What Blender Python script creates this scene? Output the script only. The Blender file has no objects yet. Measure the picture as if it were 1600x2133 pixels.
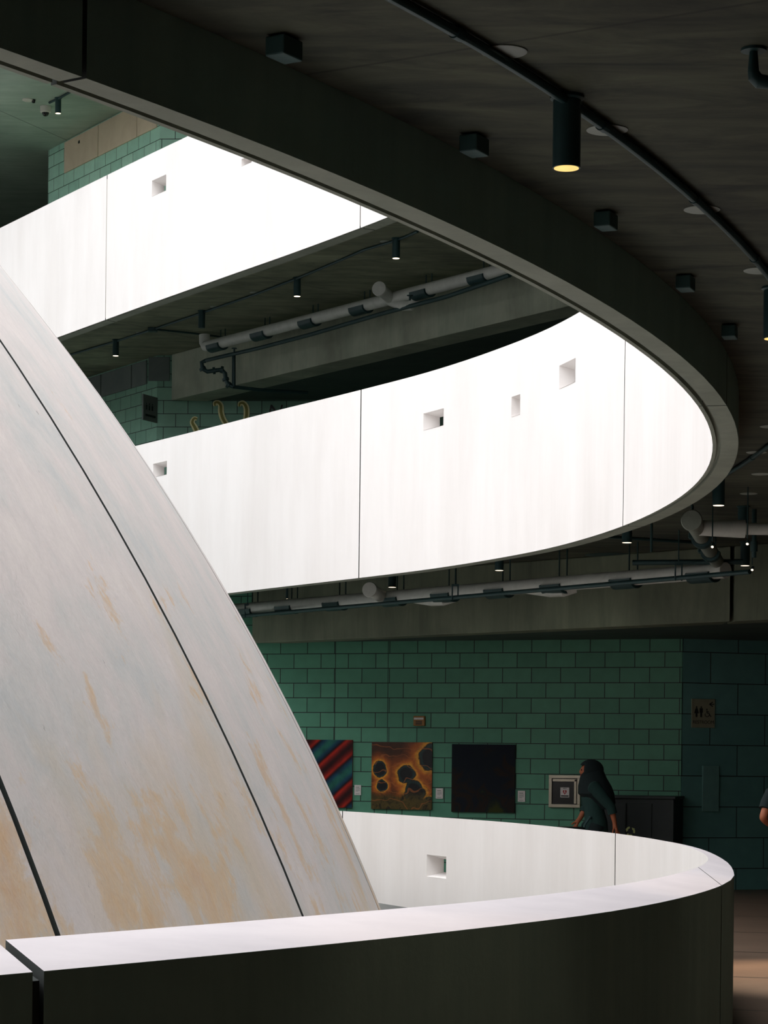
import bpy, bmesh, math, random
import numpy as np
from mathutils import Matrix, Vector
D = bpy.data
SC = bpy.context.scene
COL = SC.collection
PI = math.pi
R = math.radians
random.seed(7)

# ------------------------------------------------------------------ camera
EYE = 1.705
F, YC, ROLL = 5036.94, 1583.03, 0.0108
cd = D.cameras.new('camera')
cam = D.objects.new('camera', cd)
COL.objects.link(cam)
cd.sensor_fit = 'HORIZONTAL'
cd.sensor_width = 36.0
cd.lens = 36.0 * F / 1600.0
cd.shift_y = (YC - 1066.5) / 1600.0        # level camera with a rising lens
cd.clip_start, cd.clip_end = 0.1, 400
_c, _s = math.cos(ROLL), math.sin(ROLL)
cam.matrix_world = Matrix(((_c, -_s, 0, 0), (0, 0, -1, 0), (_s, _c, 0, EYE), (0, 0, 0, 1)))
SC.camera = cam

# ------------------------------------------------------------------ light
SC.view_settings.view_transform = 'Standard'
SC.view_settings.look = 'None'
SC.view_settings.gamma = 1.0
SC.view_settings.use_curve_mapping = False
SC.view_settings.exposure = 0.0
SC.cycles.max_bounces = 8
SC.cycles.diffuse_bounces = 6
SC.cycles.sample_clamp_indirect = 4.0
SKY = 4.2
w = D.worlds.new('overcast_sky')
SC.world = w
w.use_nodes = True
# overcast sky: three times brighter overhead than at the horizon
_t = w.node_tree
_g = _t.nodes.new('ShaderNodeTexCoord')
_x = _t.nodes.new('ShaderNodeSeparateXYZ')
_t.links.new(_g.outputs['Generated'], _x.inputs[0])
_m = _t.nodes.new('ShaderNodeMapRange')
_m.inputs['From Min'].default_value, _m.inputs['From Max'].default_value = 0, 1
_m.inputs['To Min'].default_value, _m.inputs['To Max'].default_value = SKY / 3, SKY
_t.links.new(_x.outputs['Z'], _m.inputs['Value'])
_t.links.new(_m.outputs[0], _t.nodes['Background'].inputs[1])
_t.nodes['Background'].inputs[0].default_value = (0.97, 0.98, 0.995, 1)

# ------------------------------------------------------------------ levels (z of the world, our floor is 0)
CX, CY = -18.146, 19.493                   # axis of the dome and of the round void
Z_L_IN, Z_L_OUT, Z_L_BOT = EYE - .617, EYE - .658, -1.0
Z_M_BOT, Z_M_TOP = EYE + 2.201, EYE + 4.481
Z_U_BOT, Z_U_TOP = EYE + 6.776, EYE + 9.020
CEIL1, FLOOR2 = EYE + 2.52, EYE + 3.411
CEIL2, FLOOR3 = EYE + 7.00, EYE + 7.95
CEIL3 = EYE + 11.6


# ------------------------------------------------------------------ sight lines: a measured point of the photo becomes a point of the place
def ray(px, py):
    u, v = (px - 800) / F, -(py - YC) / F
    return Vector((_c * u - _s * v, 1.0, _s * u + _c * v))


def at_h(px, py, h):                       # point on the horizontal plane h above the eye
    d = ray(px, py)
    k = h / d.z
    return Vector((d.x * k, d.y * k, EYE + h))


def at_y(px, py, y):                       # point at distance y
    d = ray(px, py)
    return Vector((d.x * y, y, EYE + d.z * y))


def on_wall(px, py, p0, dr):               # point on the vertical plane through p0 along dr
    d = ray(px, py)
    n = Vector((dr[1], -dr[0]))
    k = (n.x * p0[0] + n.y * p0[1]) / (n.x * d.x + n.y * d.y)
    return Vector((d.x * k, d.y * k, EYE + d.z * k))


def pol(p):
    return math.degrees(math.atan2(p[1] - CY, p[0] - CX)), math.hypot(p[0] - CX, p[1] - CY)


def ring_pt(a, r, z=0.0):
    return Vector((CX + r * math.cos(R(a)), CY + r * math.sin(R(a)), z))


class Radius:                              # plan radius of a parapet as a smooth function of the bearing
    def __init__(self, tab, off=0.0):
        self.a = np.array([t[0] for t in tab], float)
        self.r = np.array([t[1] for t in tab], float)
        m = np.gradient(self.r, self.a)
        self.m = m
        self.off = off

    def __call__(self, a):
        i = int(np.clip(np.searchsorted(self.a, a) - 1, 0, len(self.a) - 2))
        h = self.a[i + 1] - self.a[i]
        t = min(max((a - self.a[i]) / h, 0), 1)
        h00, h10 = 2 * t**3 - 3 * t**2 + 1, t**3 - 2 * t**2 + t
        h01, h11 = -2 * t**3 + 3 * t**2, t**3 - t**2
        return float(h00 * self.r[i] + h10 * h * self.m[i] + h01 * self.r[i + 1] + h11 * h * self.m[i + 1]) + self.off


BACK = [(80, 30.0), (95, 31), (120, 29), (150, 25.0), (180, 22.5), (220, 20.8), (270, 20.6), (300, 20.57)]
RM = Radius([(-60, 20.57), (-35, 20.585), (-30, 20.565), (-20, 20.565), (-10, 20.58), (-3, 20.585), (5, 20.57), (12, 20.56),
             (15.5, 20.55), (19.5, 20.49), (24, 20.42), (29, 20.33), (35, 20.36), (41, 20.65), (47, 21.15), (53, 21.9), (58, 22.8),
             (63, 24.0), (70, 26.3)] + BACK)
RMO = Radius([(-60, 20.745), (-30, 20.737), (-10, 20.755), (0, 20.77), (10, 20.75), (16, 20.72), (20.2, 20.64), (25, 20.59),
              (29, 20.51), (35, 20.54), (41, 20.83), (47, 21.33), (53, 22.08), (58, 22.98), (63, 24.2), (70, 26.5)] +
             [(a, r + .2) for a, r in BACK])
RU = Radius([(-60, 20.85), (-20, 20.85), (10, 20.88), (24, 20.97), (30.6, 21.04), (34, 21.10), (38, 21.24), (42, 21.46), (45.8, 21.78),
             (49.3, 22.17), (52.7, 22.66), (57.3, 23.5), (62, 24.6), (70, 27.0)] + BACK)
RUO = Radius(list(zip(RU.a, RU.r + .225)))
RL = Radius([(-60, 20.2), (-45, 20.30), (-34, 20.36), (-29, 20.46), (-25, 20.59), (-22, 20.65), (-17, 20.675), (-12, 20.635), (-6.5, 20.51),
             (0, 20.35), (5, 20.21), (9, 20.10), (14, 20.03), (19, 19.96), (23, 19.93), (28, 20.03), (34, 20.2), (41, 20.6),
             (47, 21.1), (58, 22.8), (70, 26.3)] + BACK)
RLO = Radius([(-60, 20.93), (-45, 20.93), (-34, 20.96), (-29, 21.03), (-25, 21.085), (-20, 21.03), (-15.5, 20.92), (-12.5, 20.81), (-8, 20.68),
              (0, 20.53), (5, 20.39), (9, 20.28), (14, 20.21), (19, 20.14), (23, 20.11), (28, 20.21), (34, 20.38), (41, 20.78),
              (47, 21.28), (58, 22.98), (70, 26.5)] + [(a, r + .2) for a, r in BACK])


def on_ring(px, py, rf):                   # far crossing of a sight line with a parapet's inner face
    d = ray(px, py)
    t = 60.0
    prev = None
    while t > 5:
        p = d * t
        a, r = pol(p)
        f = r - rf(a if a > -60 else a + 360)
        if prev is not None and prev > 0 >= f:
            lo, hi = t, t + .1
            for _ in range(30):
                m = (lo + hi) / 2
                aa, rr = pol(d * m)
                if rr - rf(aa) > 0:
                    hi = m
                else:
                    lo = m
            a, r = pol(d * lo)
            return a, EYE + d.z * lo
        prev = f
        t -= .1
    raise ValueError('no crossing')


# ------------------------------------------------------------------ materials
def lin(r, g, b):
    f = lambda c: (c / 255 / 12.92) if c / 255 <= .04045 else ((c / 255 + .055) / 1.055) ** 2.4
    return (f(r), f(g), f(b), 1)


class Mat:
    def __init__(self, name):
        self.m = D.materials.new(name)
        self.m.use_nodes = True
        self.t = self.m.node_tree
        self.b = self.t.nodes['Principled BSDF']

    def n(self, typ, **kw):
        nd = self.t.nodes.new(typ)
        for k, v in kw.items():
            if k.startswith('i_'):
                key = k[2:]
                nd.inputs[int(key) if key.isdigit() else key.replace('_', ' ')].default_value = v
            else:
                setattr(nd, k, v)
        return nd

    def l(self, a, b):
        self.t.links.new(a, b)

    def coord(self, kind='Object', scale=(1, 1, 1), rot=(0, 0, 0), loc=(0, 0, 0)):
        if kind == 'World':
            out = self.n('ShaderNodeNewGeometry').outputs['Position']
        else:
            out = self.n('ShaderNodeTexCoord').outputs[kind]
        mp = self.n('ShaderNodeMapping')
        mp.inputs['Scale'].default_value = scale
        mp.inputs['Rotation'].default_value = rot
        mp.inputs['Location'].default_value = loc
        self.l(out, mp.inputs['Vector'])
        return mp.outputs['Vector']

    def noise(self, vec, scale=1, detail=4, rough=.55, dist=0):
        nd = self.n('ShaderNodeTexNoise')
        nd.inputs['Scale'].default_value = scale
        nd.inputs['Detail'].default_value = detail
        nd.inputs['Roughness'].default_value = rough
        nd.inputs['Distortion'].default_value = dist
        self.l(vec, nd.inputs['Vector'])
        return nd.outputs['Fac']

    def ramp(self, fac, stops):
        nd = self.n('ShaderNodeValToRGB')
        e = nd.color_ramp.elements
        while len(e) < len(stops):
            e.new(.5)
        for el, (p, c) in zip(e, stops):
            el.position = p
            el.color = c if len(c) == 4 else (*c, 1)
        self.l(fac, nd.inputs['Fac'])
        return nd.outputs['Color']

    def mix(self, fac, a, b, mode='MIX'):
        nd = self.n('ShaderNodeMix', data_type='RGBA', blend_type=mode)
        for s, v in ((0, fac), (6, a), (7, b)):
            if isinstance(v, (float, int, tuple)):
                nd.inputs[s].default_value = v
            else:
                self.l(v, nd.inputs[s])
        return nd.outputs[2]

    def math(self, op, a, b=0.0):
        nd = self.n('ShaderNodeMath', operation=op)
        for s, v in ((0, a), (1, b)):
            if isinstance(v, (float, int)):
                nd.inputs[s].default_value = v
            else:
                self.l(v, nd.inputs[s])
        return nd.outputs[0]

    def bump(self, h, strength=.2, dist=.01):
        nd = self.n('ShaderNodeBump')
        nd.inputs['Strength'].default_value = strength
        nd.inputs['Distance'].default_value = dist
        self.l(h, nd.inputs['Height'])
        self.l(nd.outputs['Normal'], self.b.inputs['Normal'])

    def color(self, c):
        if isinstance(c, tuple):
            self.b.inputs['Base Color'].default_value = c
        else:
            self.l(c, self.b.inputs['Base Color'])

    def set(self, **kw):
        for k, v in kw.items():
            self.b.inputs[k.replace('_', ' ')].default_value = v
        return self


G = lambda v: (v, v, v, 1)


def simple(name, col, rough=.6, metal=0.0, var=.12, scale=8):
    m = Mat(name)
    v = m.noise(m.coord('Object'), scale, 3)
    c = m.mix(m.ramp(v, [(.3, G(1 - var)), (.7, G(1))]), (0, 0, 0, 1), col, 'MULTIPLY') if False else None
    a = tuple(x * (1 - var) for x in col[:3]) + (1,)
    m.color(m.ramp(v, [(.3, a), (.7, col)]))
    m.set(Roughness=rough, Metallic=metal)
    return m.m


def mat_white(name='white_concrete', base=(238, 234, 232), low=(229, 224, 221)):
    m = Mat(name)
    a = m.noise(m.coord('World', (.9, .9, .25)), 1.2, 6, .6)
    b = m.noise(m.coord('World', (5, 5, .35)), 1.3, 4, .6)
    c = m.mix(m.ramp(a, [(.3, lin(*low)), (.62, lin(*base))]), m.ramp(b, [(.25, G(.93)), (.6, G(1))]), G(1))
    mm = m.mix(1.0, m.ramp(a, [(.3, lin(*low)), (.62, lin(*base))]), m.ramp(b, [(.25, G(.975)), (.6, G(1))]), 'MULTIPLY')
    m.color(mm)
    fine = m.noise(m.coord('World'), 60, 4)
    m.bump(fine, .08, .005)
    m.set(Roughness=.75)
    return m.m


def mat_dome():
    m = Mat('dome_plaster')
    uv = m.coord('UV')
    warp = m.n('ShaderNodeTexNoise')
    warp.inputs['Scale'].default_value = 1.3
    warp.inputs['Detail'].default_value = 3
    m.l(uv, warp.inputs['Vector'])

    def warped(scale, loc=(0, 0, 0), amt=.25):
        mp = m.n('ShaderNodeMapping')
        mp.inputs['Scale'].default_value = scale
        mp.inputs['Location'].default_value = loc
        va = m.n('ShaderNodeVectorMath', operation='MULTIPLY_ADD')
        m.l(warp.outputs['Color'], va.inputs[0])
        va.inputs[1].default_value = (amt, amt * 1.6, 0)
        m.l(uv, va.inputs[2])
        m.l(va.outputs[0], mp.inputs['Vector'])
        return mp.outputs['Vector']
    mott = m.noise(warped((.9, .6, 1), (2.2, 0, 0)), 1.5, 10, .68)
    base = m.ramp(mott, [(.3, lin(184, 187, 188)), (.44, lin(198, 195, 193)), (.56, lin(206, 198, 196)), (.72, lin(214, 206, 202))])
    st = m.noise(warped((1.25, .72, 1), (3.1, .9, 0), .35), 1.35, 10, .72)
    big = m.noise(warped((.30, .24, 1), (8.3, 2.4, 0)), 1.25, 3, .5)
    sep = m.n('ShaderNodeSeparateXYZ')
    m.l(uv, sep.inputs[0])
    fall = m.n('ShaderNodeMapRange')
    m.l(sep.outputs['Y'], fall.inputs['Value'])
    fall.inputs['From Min'].default_value = 7.6
    fall.inputs['From Max'].default_value = 11.4
    fall.inputs['To Min'].default_value = .04
    fall.inputs['To Max'].default_value = -.10
    s = m.math('ADD', m.math('MULTIPLY', st, .95), m.math('MULTIPLY', big, .16))
    s = m.math('ADD', s, fall.outputs[0])
    mask = m.ramp(s, [(.590, G(0)), (.632, G(.8)), (.71, G(1))])
    tint = m.ramp(st, [(.4, lin(186, 166, 134)), (.56, lin(206, 178, 142)), (.7, lin(198, 160, 120))])
    fibre = m.noise(warped((8, 2.6, 1)), 1.7, 7, .68)
    maskf = m.math('MULTIPLY', mask, m.ramp(fibre, [(.25, G(.55)), (.6, G(1))]))
    maskf = m.math('MULTIPLY', maskf, .85)
    soft = m.noise(warped((.5, .3, 1), (5.7, 7.7, 0), .3), 1.5, 5, .6)
    soft = m.ramp(m.math('ADD', soft, m.math('MULTIPLY', fall.outputs[0], 1.6)), [(.5, G(0)), (.68, G(.55))])
    base = m.mix(soft, base, lin(200, 182, 156))
    col = m.mix(maskf, base, tint)
    col = m.mix(1.0, col, m.ramp(fibre, [(.25, G(.93)), (.6, G(1.01))]), 'MULTIPLY')
    grain = m.noise(m.coord('UV', (1, .6, 1)), 55, 3, .6)
    col = m.mix(1.0, col, m.ramp(grain, [(.3, G(.95)), (.6, G(1.0))]), 'MULTIPLY')
    pits = m.noise(m.coord('UV', (9, 4.0, 1)), 2.2, 3, .5)
    col = m.mix(1.0, col, m.ramp(pits, [(.225, G(.55)), (.27, G(1))]), 'MULTIPLY')
    m.color(col)
    h = m.math('ADD', m.math('MULTIPLY', fibre, .5), m.math('MULTIPLY', m.noise(m.coord('UV', (30, 12, 1)), 2, 4), .4))
    m.bump(h, .5, .024)
    m.set(Roughness=.85)
    return m.m


def mat_concrete(name, dark, light, streak=(1.2, 6.0, 1.2), joints=False, rough=.8, stain=.5, lines=False):
    m = Mat(name)
    a = m.noise(m.coord('World', streak, (0, 0, R(-14))), .8, 8, .66, .9)
    b = m.noise(m.coord('World', (1, 1, 1)), .5, 5, .6)
    c = m.ramp(a, [(.28, dark), (.72, light)])
    c = m.mix(1.0, c, m.ramp(b, [(.3, G(1 - stain)), (.68, G(1.05))]), 'MULTIPLY')
    if joints:                              # radial formwork joints of the slab
        g = m.n('ShaderNodeNewGeometry')
        s = m.n('ShaderNodeSeparateXYZ')
        m.l(g.outputs['Position'], s.inputs[0])
        dx = m.math('SUBTRACT', s.outputs['X'], CX)
        dy = m.math('SUBTRACT', s.outputs['Y'], CY)
        an = m.math('ARCTAN2', dy, dx)
        q = m.math('DIVIDE', m.math('ADD', an, R(30.7) + R(10.65) * 40), R(10.65))
        fr = m.math('FRACT', m.math('ADD', q, .5))
        dd = m.math('ABSOLUTE', m.math('SUBTRACT', fr, .5))
        line = m.ramp(dd, [(.0012, G(.35)), (.0022, G(1))])
        c = m.mix(1.0, c, line, 'MULTIPLY')
    if lines:                               # saw-cut joints of the floor
        g = m.n('ShaderNodeNewGeometry')
        s = m.n('ShaderNodeSeparateXYZ')
        m.l(g.outputs['Position'], s.inputs[0])
        q = m.math('DIVIDE', m.math('ADD', m.math('ADD', s.outputs['Y'], m.math('MULTIPLY', s.outputs['X'], .3)), 2.7 * 20 - 20.2 + 1.35), 2.7)
        dd = m.math('ABSOLUTE', m.math('SUBTRACT', m.math('FRACT', q), .5))
        c = m.mix(1.0, c, m.ramp(dd, [(.009, G(.25)), (.016, G(1))]), 'MULTIPLY')
    m.color(c)
    m.bump(m.noise(m.coord('World'), 25, 5), .15, .01)
    m.set(Roughness=rough)
    return m.m


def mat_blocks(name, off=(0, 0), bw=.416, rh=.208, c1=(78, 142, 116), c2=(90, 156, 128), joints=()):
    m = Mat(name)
    v = m.coord('UV', loc=(off[0], off[1], 0))
    b = m.n('ShaderNodeTexBrick', offset=.5, offset_frequency=2, squash=1.0)
    b.inputs['Scale'].default_value = 1
    b.inputs['Brick Width'].default_value = bw
    b.inputs['Row Height'].default_value = rh
    b.inputs['Mortar Size'].default_value = .006
    b.inputs['Mortar Smooth'].default_value = .15
    b.inputs['Bias'].default_value = 0
    b.inputs['Color1'].default_value = lin(*c1)
    b.inputs['Color2'].default_value = lin(*c2)
    b.inputs['Mortar'].default_value = lin(22, 34, 32)
    m.l(v, b.inputs['Vector'])
    n = m.noise(m.coord('UV'), 5, 4)
    c = m.mix(1.0, b.outputs['Color'], m.ramp(n, [(.3, G(.9)), (.7, G(1.03))]), 'MULTIPLY')
    if joints:
        s = m.n('ShaderNodeSeparateXYZ')
        m.l(m.coord('UV'), s.inputs[0])
        for j in joints:
            d = m.math('ABSOLUTE', m.math('SUBTRACT', s.outputs['X'], j))
            c = m.mix(1.0, c, m.ramp(d, [(.004, G(.2)), (.008, G(1))]), 'MULTIPLY')
    m.color(c)
    inv = m.math('SUBTRACT', 1.0, b.outputs['Fac'])
    m.bump(m.math('ADD', inv, m.math('MULTIPLY', m.noise(m.coord('UV'), 90, 3), .12)), .5, .006)
    m.set(Roughness=.55)
    return m.m


def mat_emit(name, col, strength):
    m = Mat(name)
    n = m.noise(m.coord('Object'), 30, 2)
    c = m.ramp(n, [(.2, tuple(x * .8 for x in col[:3]) + (1,)), (.7, col)])
    m.color((0, 0, 0, 1))
    m.l(c, m.b.inputs['Emission Color'])
    m.b.inputs['Emission Strength'].default_value = strength
    return m.m


M = {}
M['white'] = mat_white()
M['parapet_top'] = mat_white('parapet_top_concrete', (224, 216, 219), (210, 202, 206))  # top faces of the parapets, duller and more lilac than the inner faces
M['dome'] = mat_dome()
M['joint'] = simple('joint_sealant', lin(58, 64, 62), .9)
M['joint_light'] = simple('pale_joint_sealant', lin(190, 182, 174), .9)
M['outer'] = mat_concrete('outer_concrete', lin(150, 186, 180), lin(168, 202, 192), (5, 5, .35), stain=.2)
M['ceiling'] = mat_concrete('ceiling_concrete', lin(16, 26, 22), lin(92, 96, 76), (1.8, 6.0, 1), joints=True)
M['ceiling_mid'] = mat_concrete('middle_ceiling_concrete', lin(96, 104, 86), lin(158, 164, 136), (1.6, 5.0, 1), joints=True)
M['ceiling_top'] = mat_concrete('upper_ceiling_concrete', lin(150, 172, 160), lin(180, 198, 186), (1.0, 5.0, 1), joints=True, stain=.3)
M['soffit_shaded'] = mat_concrete('shaded_soffit_concrete', lin(50, 66, 62), lin(66, 82, 76), (2, 2, 2), stain=.3)  # undersides behind the beams, their shade put into a darker colour
M['beam_mid'] = mat_concrete('upper_beam_concrete', lin(164, 176, 158), lin(198, 204, 184), (3.0, 3.0, .5), stain=.55)
M['beam'] = mat_concrete('beam_concrete', lin(102, 112, 94), lin(136, 144, 122), (3.5, 3.5, .5), stain=.5)
M['floor'] = mat_concrete('floor_concrete', lin(104, 84, 70), lin(122, 100, 84), (1, 1, 1), stain=.15, rough=.45, lines=True)
M['dark_wall'] = mat_concrete('dark_wall_paint', lin(84, 118, 118), lin(92, 126, 126), (1, 1, 1), stain=.1)
M['black_metal'] = simple('black_painted_metal', lin(36, 66, 68), .5, .2)
M['box_paint'] = simple('dark_teal_box_paint', lin(58, 88, 86), .6)
M['panel_teal'] = simple('dark_teal_panel', lin(112, 158, 152), .6)
M['grey_metal'] = simple('galvanised_steel', lin(130, 134, 132), .45, .4)
M['pipe'] = mat_concrete('white_pipe_jacket', lin(184, 190, 184), lin(206, 210, 204), (6, 6, 6), stain=.12, rough=.5)
M['pipe_grey'] = mat_concrete('grey_pipe_jacket', lin(110, 118, 108), lin(128, 136, 126), (6, 6, 6), stain=.12, rough=.5)
M['steel'] = simple('stainless_steel', lin(196, 190, 172), .3, .7)
M['lamp'] = mat_emit('warm_lamp', (1.0, .66, .20, 1), 1.25)
M['lamp_far'] = mat_emit('warm_lamp_far', (1.0, .82, .6, 1), 2.6)
M['plate'] = simple('cover_plate_paint', lin(150, 158, 150), .6)
M['panel'] = mat_concrete('tan_wall_panel', lin(216, 196, 172), lin(230, 212, 188), (2, 2, 2), stain=.12)
M['panel_dark'] = mat_concrete('grey_wall_panel', lin(92, 104, 102), lin(108, 118, 114), (2, 2, 2), stain=.12)
M['gutter_bounce'] = mat_concrete('bounce_gutter_concrete', lin(196, 194, 190), lin(214, 212, 208), (2, 2, 2), stain=.1)  # inner gutter ring, pale so that it throws light onto the low parapet
M['gutter'] = mat_concrete('gutter_concrete', lin(92, 94, 92), lin(116, 118, 114), (2, 2, 2))
M['black'] = simple('black_gloss', lin(16, 22, 22), .25)
M['white_plastic'] = simple('white_plastic', lin(212, 210, 202), .5)
M['cabinet'] = simple('dark_laminate', lin(34, 44, 44), .5)
M['skin'] = simple('skin', lin(186, 108, 72), .6)
M['cloth_dark'] = simple('dark_cloth', lin(20, 36, 38), .9, scale=20)
M['cloth_teal'] = simple('teal_cloth', lin(34, 66, 62), .9, scale=20)
M['sign_tan'] = simple('tan_sign_face', lin(150, 150, 126), .6)
M['sign_ink'] = simple('sign_ink', lin(34, 40, 36), .6)
M['red'] = simple('red_print', lin(170, 30, 40), .5)
M['print_white'] = simple('white_print', lin(226, 220, 218), .5)
M['amber'] = simple('amber_plastic', lin(150, 104, 40), .4)
M['olive'] = simple('olive_paint', lin(150, 144, 74), .7)
M['cream'] = simple('cream_paint', lin(250, 246, 196), .7)
M['recycle'] = simple('pale_green_print', lin(190, 200, 130), .6)


# ------------------------------------------------------------------ mesh building
class MB:
    def __init__(self):
        self.v, self.f, self.uv, self.mi, self.has_uv = [], [], [], [], False

    def vert(self, p):
        self.v.append(tuple(p))
        return len(self.v) - 1

    def face(self, idx, uv=None, mi=0):
        self.f.append(tuple(idx))
        self.uv.append(uv)
        self.mi.append(mi)
        if uv:
            self.has_uv = True

    def box(self, c, s, rz=0.0, mi=0, tilt=None):
        mt = Matrix.Rotation(rz, 3, 'Z')
        if tilt is not None:
            mt = mt @ tilt
        i = [self.vert(Vector(c) + mt @ Vector((x * s[0] / 2, y * s[1] / 2, z * s[2] / 2)))
             for x in (-1, 1) for y in (-1, 1) for z in (-1, 1)]
        for q in ((0, 1, 3, 2), (4, 6, 7, 5), (0, 4, 5, 1), (2, 3, 7, 6), (0, 2, 6, 4), (1, 5, 7, 3)):
            self.face([i[k] for k in q], mi=mi)
        return self

    def tube(self, pts, r, seg=14, caps=True, arc=None, mi=0):
        pts = [Vector(p) for p in pts]
        rr = r if isinstance(r, (list, tuple)) else [r] * len(pts)
        rings = []
        t0 = (pts[1] - pts[0]).normalized()
        up = Vector((0, 0, 1)) if abs(t0.z) < .9 else Vector((0, 1, 0))
        for i, p in enumerate(pts):
            a = pts[max(i - 1, 0)]
            b = pts[min(i + 1, len(pts) - 1)]
            t = (b - a).normalized()
            x = up - t * up.dot(t)
            if x.length < 1e-4:
                x = t.orthogonal()
            x.normalize()
            up = x
            y = t.cross(x)
            rings.append([self.vert(p + (x * math.cos(k * 2 * PI / seg) + y * math.sin(k * 2 * PI / seg)) * rr[i]) for k in range(seg)])
        for i in range(len(rings) - 1):
            for k in range(seg):
                self.face((rings[i][k], rings[i][(k + 1) % seg], rings[i + 1][(k + 1) % seg], rings[i + 1][k]), mi=mi)
        if caps:
            self.face(rings[0][::-1], mi=mi)
            self.face(rings[-1], mi=mi)
        return self

    def lathe(self, c, prof, seg=24, axis=None, mi=0):     # prof: (radius, height) along axis
        c = Vector(c)
        ax = Vector(axis or (0, 0, 1)).normalized()
        x = ax.orthogonal().normalized()
        y = ax.cross(x)
        rings = [[self.vert(c + ax * h + (x * math.cos(k * 2 * PI / seg) + y * math.sin(k * 2 * PI / seg)) * r) for k in range(seg)]
                 for r, h in prof]
        for i in range(len(rings) - 1):
            for k in range(seg):
                self.face((rings[i][k], rings[i][(k + 1) % seg], rings[i + 1][(k + 1) % seg], rings[i + 1][k]), mi=mi)
        self.face(rings[0][::-1], mi=mi)
        self.face(rings[-1], mi=mi)
        return self

    def prism(self, poly, z0, z1, mi=0):
        a = [self.vert((p[0], p[1], z0)) for p in poly]
        b = [self.vert((p[0], p[1], z1)) for p in poly]
        n = len(poly)
        self.face(a[::-1], mi=mi)
        self.face(b, mi=mi)
        for i in range(n):
            self.face((a[i], a[(i + 1) % n], b[(i + 1) % n], b[i]), mi=mi)
        return self

    def wall(self, p0, p1, z0, z1, th=.25, u0=0.0, side=1, cut=None):    # front face p0-p1, body behind it; UV in metres
        p0, p1 = Vector((p0[0], p0[1])), Vector((p1[0], p1[1]))
        d = (p1 - p0)
        ln = d.length
        d.normalize()
        n = Vector((-d.y, d.x)) * side
        q = [p0, p1, p1 + n * th, p0 + n * th]
        i = [self.vert((p.x, p.y, z)) for z in (z0, z1) for p in q]
        self.face((i[0], i[1], i[5], i[4]), [(u0, z0), (u0 + ln, z0), (u0 + ln, z1), (u0, z1)])
        self.face((i[2], i[3], i[7], i[6]), [(u0 + ln, z0), (u0, z0), (u0, z1), (u0 + ln, z1)])
        self.face((i[1], i[2], i[6], i[5]), [(u0 + ln, z0), (u0 + ln + th, z0), (u0 + ln + th, z1), (u0 + ln, z1)])
        self.face((i[3], i[0], i[4], i[7]), [(u0 - th, z0), (u0, z0), (u0, z1), (u0 - th, z1)])
        self.face((i[4], i[5], i[6], i[7]), [(0, 0), (.1, 0), (.1, .1), (0, .1)])
        self.face((i[3], i[2], i[1], i[0]), [(0, 0), (.1, 0), (.1, .1), (0, .1)])
        return self

    def slab_panel(self, p0, p1, z0, z1, th, off=0.0):     # thin board standing proud of a wall face, UV 0..1 on its face
        p0, p1 = Vector((p0[0], p0[1])), Vector((p1[0], p1[1]))
        d = (p1 - p0).normalized()
        n = Vector((d.y, -d.x))                             # towards the viewer for p0 left, p1 right
        f0, f1 = p0 + n * (off + th), p1 + n * (off + th)
        b0, b1 = p0 + n * off, p1 + n * off
        i = [self.vert((p.x, p.y, z)) for z in (z0, z1) for p in (f0, f1, b1, b0)]
        o = [(0, 0), (0, 0), (0, 0), (0, 0)]
        self.face((i[0], i[1], i[5], i[4]), [(0, 0), (1, 0), (1, 1), (0, 1)])
        for q in ((1, 2, 6, 5), (2, 3, 7, 6), (3, 0, 4, 7), (4, 5, 6, 7), (3, 2, 1, 0)):
            self.face([i[k] for k in q], o)
        return self

    def build(self, name, mats, parent=None, smooth=30, bevel=0.0):
        me = D.meshes.new(name)
        me.from_pydata(self.v, [], self.f)
        for m in (mats if isinstance(mats, (list, tuple)) else [mats]):
            me.materials.append(m)
        if self.has_uv:
            ul = me.uv_layers.new(name='UVMap')
            k = 0
            for uvs, p in zip(self.uv, me.polygons):
                for j in range(p.loop_total):
                    ul.data[k].uv = uvs[j] if uvs else (0, 0)
                    k += 1
        for p, mi in zip(me.polygons, self.mi):
            p.material_index = mi
            p.use_smooth = bool(smooth)
        bm = bmesh.new()
        bm.from_mesh(me)
        bmesh.ops.recalc_face_normals(bm, faces=bm.faces)
        if smooth:
            for e in bm.edges:
                if len(e.link_faces) == 2 and e.calc_face_angle(0) > R(smooth):
                    e.smooth = False
        bm.to_mesh(me)
        bm.free()
        o = D.objects.new(name, me)
        COL.objects.link(o)
        if bevel:
            b = o.modifiers.new('soft_edges', 'BEVEL')
            b.width = bevel
            b.segments = 2
            b.limit_method = 'ANGLE'
        if parent:
            o.parent = parent
            o.matrix_parent_inverse = parent.matrix_world.inverted()
        return o


def thing(name, label, cat, loc=(0, 0, 0), group=None):
    o = D.objects.new(name, None)
    COL.objects.link(o)
    o.location = loc
    o.empty_display_size = .1
    o.matrix_world = Matrix.Translation(loc)
    return tag(o, label, cat, group)


def tag(o, label, cat, group=None):
    o['label'], o['category'] = label, cat
    if group:
        o['group'] = group
    return o


def struct(o):
    o['kind'] = 'structure'
    return o


def sub(o, parent):
    o.parent = parent
    o.matrix_parent_inverse = parent.matrix_world.inverted()
    return o


def copy_tree(src, name, delta, label, cat=None, group=None):
    r = src.copy()
    COL.objects.link(r)
    r.name = name
    r.location = src.location + Vector(delta)
    if label:
        r['label'] = label
    if group:
        r['group'] = group
    for ch in src.children:
        if ch.type == 'LIGHT':
            continue
        c = ch.copy()
        COL.objects.link(c)
        c.parent = r
        for g in ch.children:
            d = g.copy()
            COL.objects.link(d)
            d.parent = c
    return r


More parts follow.
